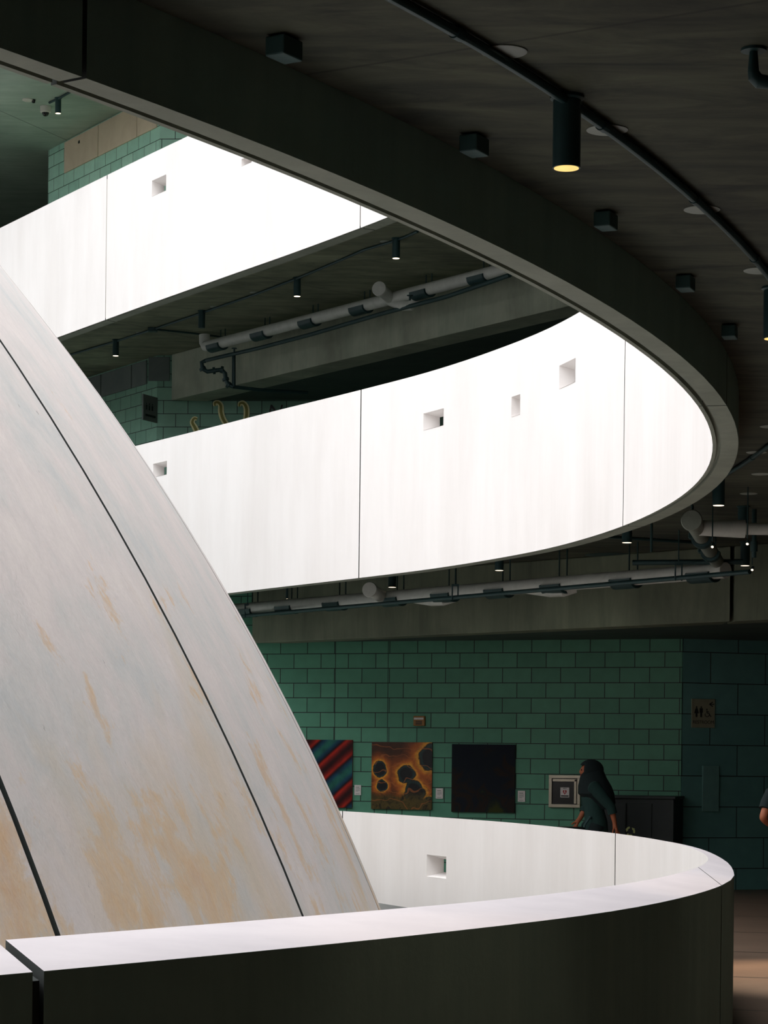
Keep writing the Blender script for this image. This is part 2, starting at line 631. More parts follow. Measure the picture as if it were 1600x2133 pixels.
# ------------------------------------------------------------------ structure: slabs, outer walls
def annulus(rf, r1, z0, z1, name, mat, off=0.0, step=3):
    mb = MB()
    aa = list(np.arange(-60, 300.01, step))
    L = []
    for a in aa:
        ri = rf(a) + off
        L.append([mb.vert(ring_pt(a, ri, z0)), mb.vert(ring_pt(a, r1, z0)), mb.vert(ring_pt(a, r1, z1)), mb.vert(ring_pt(a, ri, z1))])
    for i in range(len(aa) - 1):
        for k in range(4):
            mb.face((L[i][k], L[i][(k + 1) % 4], L[i + 1][(k + 1) % 4], L[i + 1][k]))
    return struct(mb.build(name, mat))


ROUT = 41.0
annulus(RLO, ROUT, -.4, 0, 'floor', M['floor'], .004, 2)
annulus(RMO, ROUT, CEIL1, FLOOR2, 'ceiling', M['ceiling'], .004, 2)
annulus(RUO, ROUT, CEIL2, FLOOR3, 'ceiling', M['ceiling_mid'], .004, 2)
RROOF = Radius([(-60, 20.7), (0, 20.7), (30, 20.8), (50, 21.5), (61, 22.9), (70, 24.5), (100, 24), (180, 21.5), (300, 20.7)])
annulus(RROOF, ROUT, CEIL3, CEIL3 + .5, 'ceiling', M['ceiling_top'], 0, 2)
mb = MB()
aa = list(np.arange(0, 360, 6))
L = [[mb.vert(ring_pt(a, r, z)) for r, z in ((ROUT, -.4), (ROUT + .3, -.4), (ROUT + .3, CEIL3 + .5), (ROUT, CEIL3 + .5))] for a in aa]
for i in range(len(aa)):
    for k in range(4):
        j = (i + 1) % len(aa)
        mb.face((L[i][k], L[i][(k + 1) % 4], L[j][(k + 1) % 4], L[j][k]))
struct(mb.build('wall_outer', M['dark_wall']))
# gutter floor between parapet and dome; inner ring made pale to bounce light
mb = MB()
aa = list(np.arange(-60, 300.01, 3))
L = [[mb.vert(ring_pt(a, r, z)) for r, z in ((17.6, -.25), (RL(a) - .75, -.25), (RL(a) - .75, .035), (17.6, .035))] for a in aa]
for i in range(len(aa) - 1):
    for k in range(4):
        mb.face((L[i][k], L[i][(k + 1) % 4], L[i + 1][(k + 1) % 4], L[i + 1][k]))
struct(mb.build('trim_bounce', M['gutter_bounce']))
mb = MB()
L = [[mb.vert(ring_pt(a, r, z)) for r, z in ((RL(a) - .75, -.25), (RL(a) + .03, -.25), (RL(a) + .03, .055), (RL(a) - .75, .055))] for a in aa]
for i in range(len(aa) - 1):
    for k in range(4):
        mb.face((L[i][k], L[i][(k + 1) % 4], L[i + 1][(k + 1) % 4], L[i + 1][k]))
struct(mb.build('trim_1', M['gutter']))


# ------------------------------------------------------------------ parapets
def parapet_panel(par, a0, a1, prof, holes=(), name='parapet_panel', step=1.0, skew=(0, 0)):
    """prof(a) -> closed cross-section [(r,z)...], first two points are the inner face from bottom to top"""
    mb = MB()
    A = set(np.linspace(a0, a1, max(2, int((a1 - a0) / step) + 1)).tolist())
    hz = set()
    oz = set()
    for h in holes:
        A |= {h[0], h[1], h[0] * .62 + h[1] * .38, h[0] * .1 + h[1] * .9}
        hz |= {h[2], h[3]}
        oz |= {h[2] * .8 + h[3] * .2, h[2] * .2 + h[3] * .8}
    A = sorted(A)
    zs, zo = sorted(hz), sorted(oz)
    cols = []
    for a in A:
        pr = prof(a)
        (r0, z0), (r1, z1) = pr[0], pr[1]
        inner = [(r0, z0)] + [(r0 + (r1 - r0) * (z - z0) / (z1 - z0), z) for z in zs] + [(r1, z1)]
        loop = inner + [pr[2]] + [(pr[2][0], z) for z in reversed(zo)] + list(pr[3:])
        sk = skew[0] * max(0, 1 - (a - a0) / 6) + skew[1] * max(0, 1 - (a1 - a) / 6)
        if sk:                               # joint that runs across the parapet top at a slant
            p2 = prof(a + sk)
            outer_ = [p2[2]] + [(p2[2][0], z) for z in reversed(zo)] + list(p2[3:])
            cols.append([mb.vert(ring_pt(a, r, z)) for r, z in inner] + [mb.vert(ring_pt(a + sk, r, z)) for r, z in outer_])
            continue
        cols.append([mb.vert(ring_pt(a, r, z)) for r, z in loop])
    n, ni = len(cols[0]), len(zs) + 1
    for i in range(len(A) - 1):
        am = (A[i] + A[i + 1]) / 2
        for k in range(n):
            if k < ni and zs:
                zz = [prof(am)[0][1]] + zs + [prof(am)[1][1]]
                zm = (zz[k] + zz[k + 1]) / 2
                if any(h[0] < am < h[1] and h[2] < zm < h[3] for h in holes):
                    continue
            no = len(zo) + 1
            if ni + 1 <= k < ni + 1 + no and zo:
                pm = prof(am)
                zz = [pm[2][1]] + zo[::-1] + [pm[3][1]]
                zm = (zz[k - ni - 1] + zz[k - ni]) / 2
                if any(h[0] * .62 + h[1] * .38 < am < h[0] * .1 + h[1] * .9 and h[2] * .8 + h[3] * .2 < zm < h[2] * .2 + h[3] * .8 for h in holes):
                    continue
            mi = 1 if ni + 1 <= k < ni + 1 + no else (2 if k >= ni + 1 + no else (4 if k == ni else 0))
            mb.face((cols[i][k], cols[i][(k + 1) % n], cols[i + 1][(k + 1) % n], cols[i + 1][k]), mi=mi)
    mb.face(cols[0], mi=3)
    mb.face(cols[-1][::-1], mi=3)
    for h in holes:                          # square recesses
        aL, aR, zb, zt = h
        rf, ro = (lambda a: prof(a)[0][0]), (lambda a: prof(a)[2][0])
        fr = [ring_pt(a, rf(a), z) for a, z in ((aL, zb), (aR, zb), (aR, zt), (aL, zt))]
        a0_, a1_, b0_, b1_ = aL * .62 + aR * .38, aL * .1 + aR * .9, zb * .8 + zt * .2, zb * .2 + zt * .8
        bk = [ring_pt(a, ro(a), z) for a, z in ((a0_, b0_), (a1_, b0_), (a1_, b1_), (a0_, b1_))]
        i = [mb.vert(p) for p in fr + bk]
        for q in range(4):
            mb.face((i[q], i[(q + 1) % 4], i[4 + (q + 1) % 4], i[4 + q]))
    o = mb.build(name, [M['white'], M['outer'], M['soffit'], M['joint'], M['parapet_top']], par, smooth=25)
    bm = bmesh.new()
    bm.from_mesh(o.data)
    bmesh.ops.remove_doubles(bm, verts=bm.verts, dist=.0005)
    bmesh.ops.recalc_face_normals(bm, faces=bm.faces)
    for e in bm.edges:
        if len(e.link_faces) == 2:
            e.smooth = e.calc_face_angle(0) < R(9)
    bm.to_mesh(o.data)
    bm.free()
    return o


M['soffit'] = mat_concrete('soffit_concrete', lin(134, 142, 128), lin(154, 160, 146), (4, 4, 4), stain=.2)


def parapet(label, seams, prof, holes, gap=.026, wide=None, filler='joint', inset=.03, skews=None):
    skews = skews or {}
    par = thing('parapet', label, 'parapet')
    for a0, a1 in zip(seams, seams[1:]):
        g0, g1 = (math.degrees((wide[1] if wide and a == wide[0] else gap) / 20.6) / 2 for a in (a0, a1))
        parapet_panel(par, a0 + g0, a1 - g1, prof, [h for h in holes if a0 < h[0] < a1], skew=(skews.get(a0, 0), skews.get(a1, 0)))
    for a in seams[1:-1]:
        if a > 75:
            continue
        mb = MB()
        ks = skews.get(a, 0)
        pr = prof(a)
        ri, ro = pr[0][0] + inset, max(p[0] for p in pr) - .03
        zb, zt = pr[0][1] + .03, min(p[1] for p in pr[1:3]) - .03
        dg = math.degrees((wide[1] if wide and a == wide[0] else gap) / 20.6) / 2 * 1.02
        ii = [mb.vert(ring_pt(b, r, z)) for b, r, z in
              ((a - dg, ri, zb), (a + dg, ri, zb), (a + ks + dg, ro, zb), (a + ks - dg, ro, zb), (a - dg, ri, zt), (a + dg, ri, zt), (a + ks + dg, ro, zt), (a + ks - dg, ro, zt))]
        for q in ((0, 1, 5, 4), (1, 2, 6, 5), (2, 3, 7, 6), (3, 0, 4, 7), (4, 5, 6, 7), (3, 2, 1, 0)):
            mb.face([ii[k] for k in q])
        mb.build('joint_filler', M[filler], par, smooth=0)
    return par


def hole_px(rf, x0, x1, y0, y1):             # opening from its left/right edges and its mean top/bottom
    aL, _ = on_ring(x0, (y0 + y1) / 2, rf)
    aR, _ = on_ring(x1, (y0 + y1) / 2, rf)
    am, zt = on_ring((x0 + x1) / 2, y0, rf)
    am, zb = on_ring((x0 + x1) / 2, y1, rf)
    return (min(aL, aR), max(aL, aR), zb, zt)


def prof_hung(ri, ro, zb, zt):
    def f(a):
        i, o = ri(a), ro(a)
        return [(i, zb), (i + .004, zt), (o, zt - .03), (o, zb), (i + .055, zb), (i + .055, zb + .03), (i + .026, zb + .03), (i + .026, zb)]
    return f


def prof_low(a):
    i, o = RL(a), RLO(a)
    k = min(max((a + 13) / 14, 0), 1)
    return [(i, Z_L_BOT), (i, Z_L_IN), (o, Z_L_IN - .041 * (1 - k) - .03 * k), (o, Z_L_BOT)]


HM = [hole_px(RM, 882, 923.5, 856, 891), hole_px(RM, 1065.5, 1083, 824, 866), hole_px(RM, 1165, 1198, 754, 803),
      hole_px(RM, 319, 347, 963, 991)]
HU = [hole_px(RU, 316.5, 345.5, 370, 403), hole_px(RU, 503, 524, 327, 342)]
HL = [hole_px(RL, 889, 929.5, 1782, 1828)]
seam_M = [-60, -34.2, -12.9, 8.4, 28.8, 50, 72, 100, 130, 165, 200, 240, 270, 300]
seam_U = [-60, -34, -12, 10, 32.5, 52.6, 74, 100, 130, 165, 200, 240, 270, 300]
seam_L = [-60, -34.05, -14.3, 4.4, 28.2, 50, 72, 100, 130, 165, 200, 240, 270, 300]
parapet('low white curved concrete parapet with dark outer face, in the foreground at the bottom', seam_L, prof_low, HL, .026, (-34.05, .048), skews={-34.05: -1.25, -14.3: -3.5})
parapet('white curved concrete parapet band at mid height, sweeping overhead as a dark beam', seam_M,
        prof_hung(RM, RMO, Z_M_BOT, Z_M_TOP), HM, .022)
parapet('topmost white curved concrete parapet band at upper left', seam_U, prof_hung(RU, RUO, Z_U_BOT, Z_U_TOP), HU, .022, None, 'joint_light', .008)

# ------------------------------------------------------------------ dome
DR, DZ = 19.60, EYE - 8.653
dome = thing('dome', 'huge pale plaster dome with dark meridian joints and ochre stains', 'dome', (CX, CY, 0))


def dome_panel(az0, az1, el0=19.0, el1=88.0, th=.09):
    mb = MB()
    gap = .052
    n, mz = 14, 56
    rows = []
    for lvl in (0, 1):
        rad = DR - th * lvl
        g = []
        for j in range(mz + 1):
            el = el0 + (el1 - el0) * j / mz
            hg = math.degrees(gap / 2 / (DR * math.cos(R(el))))
            row = []
            for i in range(n + 1):
                t = i / n
                az = (az0 + hg) * (1 - t) + (az1 - hg) * t
                p = (CX + rad * math.cos(R(el)) * math.cos(R(az)), CY + rad * math.cos(R(el)) * math.sin(R(az)), DZ + rad * math.sin(R(el)))
                row.append((mb.vert(p), (R(az) * DR * .9 + 40, R(el) * DR)))
            g.append(row)
        rows.append(g)
    for lvl in (0, 1):
        for j in range(mz):
            for i in range(n):
                q = [rows[lvl][j][i], rows[lvl][j][i + 1], rows[lvl][j + 1][i + 1], rows[lvl][j + 1][i]]
                mb.face([x[0] for x in q], [x[1] for x in q])
    for i in (0, n):
        for j in range(mz):
            q = [rows[0][j][i], rows[0][j + 1][i], rows[1][j + 1][i], rows[1][j][i]]
            mb.face([x[0] for x in q], [x[1] for x in q], mi=1)
    for j in (0, mz):
        for i in range(n):
            q = [rows[0][j][i], rows[0][j][i + 1], rows[1][j][i + 1], rows[1][j][i]]
            mb.face([x[0] for x in q], [x[1] for x in q], mi=1)
    return mb.build('dome_panel', [M['dome'], M['joint']], dome, smooth=30)


for k in range(-7, 4):
    dome_panel(-12.35 + 11.25 * k, -12.35 + 11.25 * (k + 1))
mb = MB()
seg, rr = 96, 30
rows = []
for j in range(rr + 1):
    el = 18 + 72 * j / rr * .999
    rows.append([mb.vert((CX + (DR - .07) * math.cos(R(el)) * math.cos(2 * PI * i / seg), CY + (DR - .07) * math.cos(R(el)) * math.sin(2 * PI * i / seg),
                          DZ + (DR - .07) * math.sin(R(el)))) for i in range(seg)])
for j in range(rr):
    for i in range(seg):
        mb.face((rows[j][i], rows[j][(i + 1) % seg], rows[j + 1][(i + 1) % seg], rows[j + 1][i]))
mb.face(rows[-1])
mb.build('dome_core', M['joint_dark'] if 'joint_dark' in M else M['joint'], dome)

# ------------------------------------------------------------------ walls of the storeys
# our storey: green block wall beyond the void
W1P, W1D = Vector((-7.0, 36.579)), Vector((1, -.377)).normalized()
W1 = lambda x, y: on_wall(x, y, W1P, W1D)
U1 = lambda x, y: (Vector(W1(x, y)[:2]) - W1P).length
corner = W1(1420, 1500)
RH, BW = .208, .416
u_j, z_j = U1(695.5, 1530), W1(950, 1547.5).z
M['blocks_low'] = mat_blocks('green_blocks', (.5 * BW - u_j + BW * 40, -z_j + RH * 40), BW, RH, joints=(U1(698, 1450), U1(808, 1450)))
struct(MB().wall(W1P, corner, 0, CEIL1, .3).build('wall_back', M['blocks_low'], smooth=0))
W2P, W2D = Vector(corner[:2]), Vector((1, .36)).normalized()
W2 = lambda x, y: on_wall(x, y, W2P, W2D)
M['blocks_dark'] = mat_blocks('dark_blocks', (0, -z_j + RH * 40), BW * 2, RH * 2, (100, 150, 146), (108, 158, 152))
struct(MB().wall(W2P + W2D * .01, W2P + W2D * 7.5, 0, CEIL1, .3).build('wall_right', M['blocks_dark'], smooth=0))
# upper storeys: the blocks turn a corner at K
K = Vector((-4.02, 42.1))
WD = Vector((.517, -.856)).normalized()
WA = lambda x, y: on_wall(x, y, K, WD)
WCD = Vector((1, -.06)).normalized()
WC = lambda x, y: on_wall(x, y, K, WCD)
lo = K - WD * 10
zc = WC(450, 862).z
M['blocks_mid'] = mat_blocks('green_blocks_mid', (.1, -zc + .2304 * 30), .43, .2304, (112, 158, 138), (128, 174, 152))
z3 = WA(236, 310).z
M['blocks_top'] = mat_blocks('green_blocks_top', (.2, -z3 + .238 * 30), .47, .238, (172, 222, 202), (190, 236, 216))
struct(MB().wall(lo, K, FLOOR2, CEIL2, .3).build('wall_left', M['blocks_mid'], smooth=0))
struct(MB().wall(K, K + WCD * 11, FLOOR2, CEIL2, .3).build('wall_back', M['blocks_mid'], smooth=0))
e3 = Vector(WA(101, 330)[:2])
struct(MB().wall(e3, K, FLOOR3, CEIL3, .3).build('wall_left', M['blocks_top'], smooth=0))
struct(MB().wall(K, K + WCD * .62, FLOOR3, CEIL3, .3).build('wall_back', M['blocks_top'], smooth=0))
struct(MB().wall(K + WCD * .63, K + WCD * 8, FLOOR3, CEIL3, .3).build('wall_back', M['panel'], smooth=0))

# ------------------------------------------------------------------ concrete bulkhead beams under the slabs
Z_B1, Z_B2 = EYE + 1.645, EYE + 6.2
tag(MB().prism([(-1.9, 34.45), (3.985, 27.98), (3.985, 28.58), (-1.36, 34.43)], Z_B1, CEIL1 - .002).build('concrete_beam', M['beam'], smooth=0, bevel=.012),
    'long grey concrete beam above the green block wall, below the white drain pipe', 'beam')
tag(MB().prism([(4.03, 27.93), (9.5, 21.8), (9.95, 22.2), (4.03, 28.53)], Z_B1, CEIL1 - .002).build('concrete_beam', M['beam'], smooth=0, bevel=.012),
    'dark concrete beam at the right edge, right of the vertical joint', 'beam')
struct(MB().prism([(-1.33, 34.42), (4.0, 28.6), (9.97, 22.23), (11.2, 34.3), (4.0, 32.36)], Z_B1 + .02, CEIL1 - .002).build('ceiling', M['soffit_shaded'], smooth=0))
bl, br = at_h(357, 834, 6.2), at_h(1187, 637, 6.2)
bd = (br - bl)
b3 = br + bd * .55
nb = Vector((-bd.y, bd.x, 0)).normalized() * .5
tag(MB().prism([bl[:2], b3[:2], (b3 + nb)[:2], (-3.13, 42.03)], Z_B2, CEIL2 - .002).build('concrete_beam', M['beam_mid'], smooth=0, bevel=.012),
    'stained concrete beam of the upper storey, behind the long pipe under the top parapet', 'beam')
struct(MB().prism([(-3.1, 42.02), (b3 + nb * 1.05)[:2], (7.2, 41.2)], Z_B2 + .02, CEIL2 - .002).build('ceiling', M['soffit_shaded'], smooth=0))

# ------------------------------------------------------------------ wall panels of the upper storeys
PANEL = (('tan wall panel nearest the dark opening, with a small fixing on it', 137, 206.5, WA(137, 361).z),
         ('tan wall panel between the two other tan panels', 208, 287, WA(137, 361).z),
         ('tan wall panel touching the overhead beam', 288.5, 328, WA(137, 361).z))
for lab, x0, x1, zb in PANEL:
    a, b = WA(x0, 300), WA(x1, 300)
    o = MB().slab_panel(a, b, zb, CEIL3 - .03, .03, .002).build('wall_panel', M['panel'], smooth=0, bevel=.006)
    tag(o, lab, 'wall panel', 'tan panels on the top storey wall')
zb = WA(218, 826).z
for lab, x0, x1 in (('dark grey wall panel beside the dome edge', 150, 213), ('dark grey wall panel second from the dome edge', 214.5, 276.5),
                    ('dark grey wall panel left of the wall corner', 278, 307.5)):
    o = MB().slab_panel(WA(x0, 760), WA(x1, 760), zb, CEIL2 - .03, .03, .002).build('wall_panel', M['panel_dark'], smooth=0, bevel=.006)
    tag(o, lab, 'wall panel', 'grey panels on the middle storey wall')
o = MB().slab_panel(WC(309.5, 760), WC(354, 760), zb, CEIL2 - .03, .03, .002).build('wall_panel', M['panel_dark'], smooth=0, bevel=.006)
tag(o, 'dark grey wall panel right of the wall corner, beside the beam end', 'wall panel', 'grey panels on the middle storey wall')
p = WA(168, 296)
o = MB().lathe(p - Vector((0, .045, 0)), [(.03, 0), (.05, -.05), (.035, -.09)], 14, (0, -1, 0)).build('wall_fixing', M['black'])
tag(o, 'small dark fixing on the tan panel', 'fixing')

# ------------------------------------------------------------------ pendant lamps
def lamp_proto():
    t = thing('pendant_light', '', 'ceiling light')
    MB().lathe((0, 0, 0), [(.053, -.272), (.053, -.002)], 32).build('housing', M['black_metal'], t)
    MB().lathe((0, 0, 0), [(.0532, -.2735), (.0532, -.268)], 32).build('rim', M['black_metal'], t)
    MB().lathe((0, 0, 0), [(.047, -.2755), (.047, -.2725)], 32).build('lens', M['lamp'], t)
    MB().lathe((0, 0, 0), [(.03, -.03), (.065, -.012), (.065, -.001)], 24).build('mounting_plate', M['black_metal'], t)
    return t


proto = lamp_proto()
used = [False]


def lamp(p, zc, label, group, watts=0, cone=46, aim=(0, 0, -1)):
    if not used[0]:
        t, used[0] = proto, True
        t.location = (p.x, p.y, zc)
        t['label'], t['group'] = label, group
    else:
        t = copy_tree(proto, 'pendant_light', Vector((p.x, p.y, zc)) - proto.location, label, group=group)
    if p.y > 20:                              # the far lamps glow paler
        for ch in t.children:
            if ch.name.startswith('lens'):
                ch.data = ch.data.copy()
                ch.data.materials[0] = M['lamp_far']
    if watts:
        ld = D.lights.new('spot_beam', 'SPOT')
        ld.energy, ld.color, ld.spot_size, ld.spot_blend, ld.shadow_soft_size = watts, (1, .76, .54), R(cone), .7, .04
        lo_ = D.objects.new('spot_beam', ld)
        COL.objects.link(lo_)
        lo_.parent = t
        lo_.location = (0, 0, -.285)
        lo_.rotation_euler = Vector(aim).to_track_quat('-Z', 'Y').to_euler()
    return t


LH = 2.52 - .272
G1, G2 = 'pendant lamps under our ceiling', 'pendant lamps under the upper storey ceiling'
L1 = (((1180, 349.5), 'large black cylinder lamp hanging near the top right, glowing yellow'),
      ((1611, 705), 'black cylinder lamp cut off by the right edge'),
      ((1497, 1052.5), 'black cylinder lamp right of the parapet tip, above the round pipe end'),
      ((1306, 1130), 'black cylinder lamp under the parapet seam near the right end'),
      ((1040, 1188), 'black cylinder lamp under the middle of the white parapet'),
      ((817, 1223), 'black cylinder lamp right of the round pipe cap on the long drain pipe'),
      ((603, 1247), 'black cylinder lamp nearest the dome edge, below the white parapet'))
for (x, y), lab in L1:
    lamp(at_h(x, y, LH), CEIL1, lab, G1, 1100 if x == 1497 else (50 if x in (1180, 1611) else 0), 50, (.85, -1.5, -3.9) if x == 1497 else (0, 0, -1))
lamp(at_h(1548, 1112, LH), CEIL1, 'distant lamp right of the big pipe end', G1, 0)
lamp(at_h(1552, 1178, LH), CEIL1, 'distant lamp above the right end of the beam', G1, 0)
for (x, y), lab in (((825, 538), 'black cylinder lamp nearest the overhead beam, upper storey'), ((619, 617), 'black cylinder lamp in the middle of the upper storey ceiling'),
                    ((420, 683), 'unlit black cylinder lamp left of the pipe elbow, upper storey'), ((241, 741), 'black cylinder lamp nearest the dome, upper storey')):
    t = lamp(at_h(x, y, 7.0 - .272), CEIL2, lab, G2, 0 if x == 420 else 6)
    if x == 420:                              # switched off
        for ch in t.children:
            if ch.name.startswith('lens'):
                ch.data.materials[0] = M['black_metal']
lamp(at_h(121, 236, 11.6 - .272), CEIL3, 'black cylinder lamp on the top left ceiling beside the camera dome', 'pendant lamps on the top ceiling', 300, 125)

for x, y, lab in ((1484, 1139, 'tiny glowing spotlight beside the receding pipe'), (1557, 1133, 'tiny white spotlight between the two distant lamps'),
                  (1567, 1187, 'tiny orange spotlight right of the end of the long drain pipe')):
    q = at_h(x, y, 2.0)
    t = thing('track_spotlight', lab, 'spotlight', q, 'tiny spotlights at the right')
    MB().tube([(q.x, q.y, CEIL1 - .002), (q.x, q.y, q.z + .05)], .006, 8).build('stem', M['black_metal'], t)
    ax = Vector((-.25, -.75, -.6)).normalized()
    MB().lathe(q, [(.01, -.06), (.016, -.05), (.016, .0)], 14, ax).build('head', M['black_metal'], t)
    MB().lathe(q, [(.010, .0), (.0125, .002), (.008, .005)], 14, ax).build('lens', M['lamp_far'], t)

# ------------------------------------------------------------------ conduits on the ceilings
RC = Radius([(-60, 21.6), (-45, 21.58), (-30.4, 21.5), (-23.4, 21.37), (-15, 21.26), (-5, 21.17), (4.2, 21.12), (14.3, 21.3), (24.8, 21.5), (33, 21.7), (41, 22.2), (47, 22.8)])
cpts = [ring_pt(a, RC(a), CEIL1 - .024) for a in np.arange(-44, 41.4, .6)]
t = thing('conduit', 'dark conduit curving along the ceiling through the big hanging lamp', 'conduit')
MB().tube(cpts, .019, 12).build('tube', M['black_metal'], t)
for a in np.arange(-42, 41, 3.55):
    q0, q1 = ring_pt(a - .07, RC(a), CEIL1 - .024), ring_pt(a + .07, RC(a), CEIL1 - .024)
    MB().tube([q0, q1], .023, 12).build('coupling', M['black_metal'], t)
c2 = [at_h(x, y, 6.975) for x, y in ((870, 482), (850, 491), (825, 501), (760, 520), (700, 546), (619, 580), (530, 614), (420, 652), (320, 686), (241, 711), (150, 738), (110, 750))]
t = thing('conduit', 'dark conduit linking the lamps of the upper storey', 'conduit')
MB().tube(c2, .019, 10).build('tube', M['black_metal'], t)
MB().tube([at_h(322, 686, 6.972), at_h(400, 694, 6.972), at_h(478, 704, 6.972)], .016, 10).build('branch', M['black_metal'], t)
MB().box(at_h(318, 687, 6.965), (.14, .14, .06)).build('junction_box', M['black_metal'], t)
t = thing('conduit', 'short conduit through the lamp on the top left ceiling', 'conduit')
MB().tube([at_h(103, 214, 11.575), at_h(121, 206, 11.575), at_h(146, 192, 11.575), at_h(175, 176, 11.575)], .02, 10).build('tube', M['black_metal'], t)

# ------------------------------------------------------------------ round cover plates on the ceilings
def plate(p, z, r, label, group, mat='plate'):
    o = MB().lathe((p.x, p.y, z), [(r * .9, -.006), (r, -.003), (r, 0)], 28).build('cover_plate', M[mat])
    tag(o, label, 'cover plate', group)


GP = 'round cover plates along our ceiling conduit'
for x, y, lab in ((1050, 107, 'pale round cover plate on the ceiling joint left of the big lamp'), (1265, 270, 'pale round cover plate just right of the big lamp'),
                  (1462.5, 436, 'pale round cover plate second to the right of the big lamp'), (1583, 563, 'pale round cover plate at the right edge, third right of the big lamp'),
                  (1606, 888, 'pale round cover plate at the right edge level with the parapet tip'), (1576, 942, 'dim round cover plate right of the parapet tip, upper of two'),
                  (1585, 987, 'dim round cover plate right of the parapet tip, crossed by the conduit'), (1560, 1028, 'dim round cover plate above the lamp by the pipe end')):
    plate(at_h(x, y, 2.519), CEIL1 - .001, .083, lab, GP)
plate(at_h(1270, 1156, 2.519), CEIL1 - .001, .30, 'wide dark round plate on the ceiling under the parapet seam', 'wide ceiling plates', 'black_metal')
for x, y, lab in ((802, 503, 'small pale plate beside the lamp nearest the overhead beam'), (707, 541, 'small pale plate between the two lit lamps of the upper storey'),
                  (530, 609, 'small pale plate left of the middle lamp, upper storey'), (447, 639, 'small pale plate above the lamp left of the pipe elbow'),
                  (292, 693, 'small pale plate right of the lamp nearest the dome')):
    plate(at_h(x, y, 6.999), CEIL2 - .001, .07, lab, 'round cover plates of the upper storey')
for k, (x, y) in enumerate(((592, 104), (988, 305), (1262, 462), (1428, 592), (1520, 693))):
    d_ = at_h(x, y, 2.475)
    a, r = pol(d_)
    q = ring_pt(a, max(r, RMO(a) + .06), CEIL1 - .042)
    lab = ('dark junction box above the overhead beam, far left of five', 'dark junction box above the overhead beam, second from left', 'dark junction box above the overhead beam, middle of five',
           'dark junction box above the overhead beam, fourth from left', 'dark junction box above the overhead beam, nearest the right edge')[k]
    tag(MB().box(q, (.08, .12, .07), R(a)).build('junction_box', M['box_paint'], smooth=0, bevel=.006), lab, 'junction box', 'junction boxes along the overhead beam')

# sprinkler at the top right
q = at_h(1570, 104, 2.515)
t = thing('sprinkler_pipe', 'dark sprinkler elbow on the ceiling at the top right edge', 'pipe')
MB().lathe((q.x, q.y, CEIL1), [(.02, -.012), (.045, -.01), (.045, -.001)], 20).build('flange', M['black_metal'], t)
MB().tube([(q.x, q.y, CEIL1 - .005), (q.x, q.y, CEIL1 - .08), (q.x + .005, q.y, CEIL1 - .1), (q.x + .02, q.y, CEIL1 - .115), (q.x + .05, q.y, CEIL1 - .118), (q.x + 1.2, q.y + .1, CEIL1 - .118)],
          [.014, .02, .025, .026, .024, .022], 14).build('elbow', M['black_metal'], t)

# top-left ceiling devices
q = at_h(95, 222, 11.6)
t = thing('security_camera', 'white dome security camera on the top left ceiling', 'camera')
MB().lathe((q.x, q.y, CEIL3), [(.07, -.11), (.095, -.1), (.1, -.05), (.1, -.001)], 24).build('housing', M['white_plastic'], t)
MB().lathe((q.x, q.y, CEIL3), [(.01, -.175), (.035, -.165), (.055, -.14), (.065, -.111)], 24).build('lens_dome', M['black'], t)
q = at_h(58, 207, 11.6)
t = thing('smoke_detector', 'flat white smoke detector on the top left ceiling', 'smoke detector')
MB().lathe((q.x, q.y, CEIL3), [(.075, -.03), (.1, -.02), (.1, -.001)], 24).build('base', M['white_plastic'], t)
MB().lathe((q.x + .1, q.y + .0, CEIL3), [(.025, -.06), (.035, -.02), (.035, -.001)], 16).build('sensor', M['black'], t)

# ------------------------------------------------------------------ drain pipes with their hangers
def hanger(par, p, d, r, zc, ln=.36, rods=2):
    d = d.normalized()
    mb = MB()
    up = Vector((0, 0, 1))
    side = d.cross(up).normalized()
    seg = 12
    rows = []
    for e in (-ln / 2, ln / 2):
        for k in range(seg + 1):
            a = PI * 1.12 + PI * .76 * k / seg
            for rr_ in (r + .004, r + .034):
                rows.append(mb.vert(p + d * e + (side * math.cos(a) + up * math.sin(a)) * rr_ + up * (.03 if k in (0, seg) else 0)))
    n = (seg + 1) * 2
    for k in range(seg):
        i = k * 2
        mb.face((rows[i], rows[i + 2], rows[n + i + 2], rows[n + i]))
        mb.face((rows[i + 1], rows[n + i + 1], rows[n + i + 3], rows[i + 3]))
        mb.face((rows[i], rows[i + 1], rows[i + 3], rows[i + 2]))
        mb.face((rows[n + i], rows[n + i + 2], rows[n + i + 3], rows[n + i + 1]))
    o = mb.build('pipe_hanger', M['black_metal'], par)
    for sgn in ((-1, 1) if rods == 2 else (0,)):
        q = p + d * (.07 * sgn) - side * (r + .02)
        m2 = MB().tube([q + up * -.02, Vector((q.x, q.y, zc - .002))], .009, 8)
        m2.box(q + up * .01, (.06, .05, .05))
        m2.build('rod', M['black_metal'], o)


def wye(par, p, d, r, out, cap_r, ln=.4):
    side = out.normalized()
    MB().tube([p, p + side * ln], r, 20).build('branch', M['pipe'], par)
    e = p + side * ln
    MB().lathe(e, [(cap_r, -.03), (cap_r, .012), (cap_r * .96, .02)], 28, side).build('end_cap', M['pipe'], par)


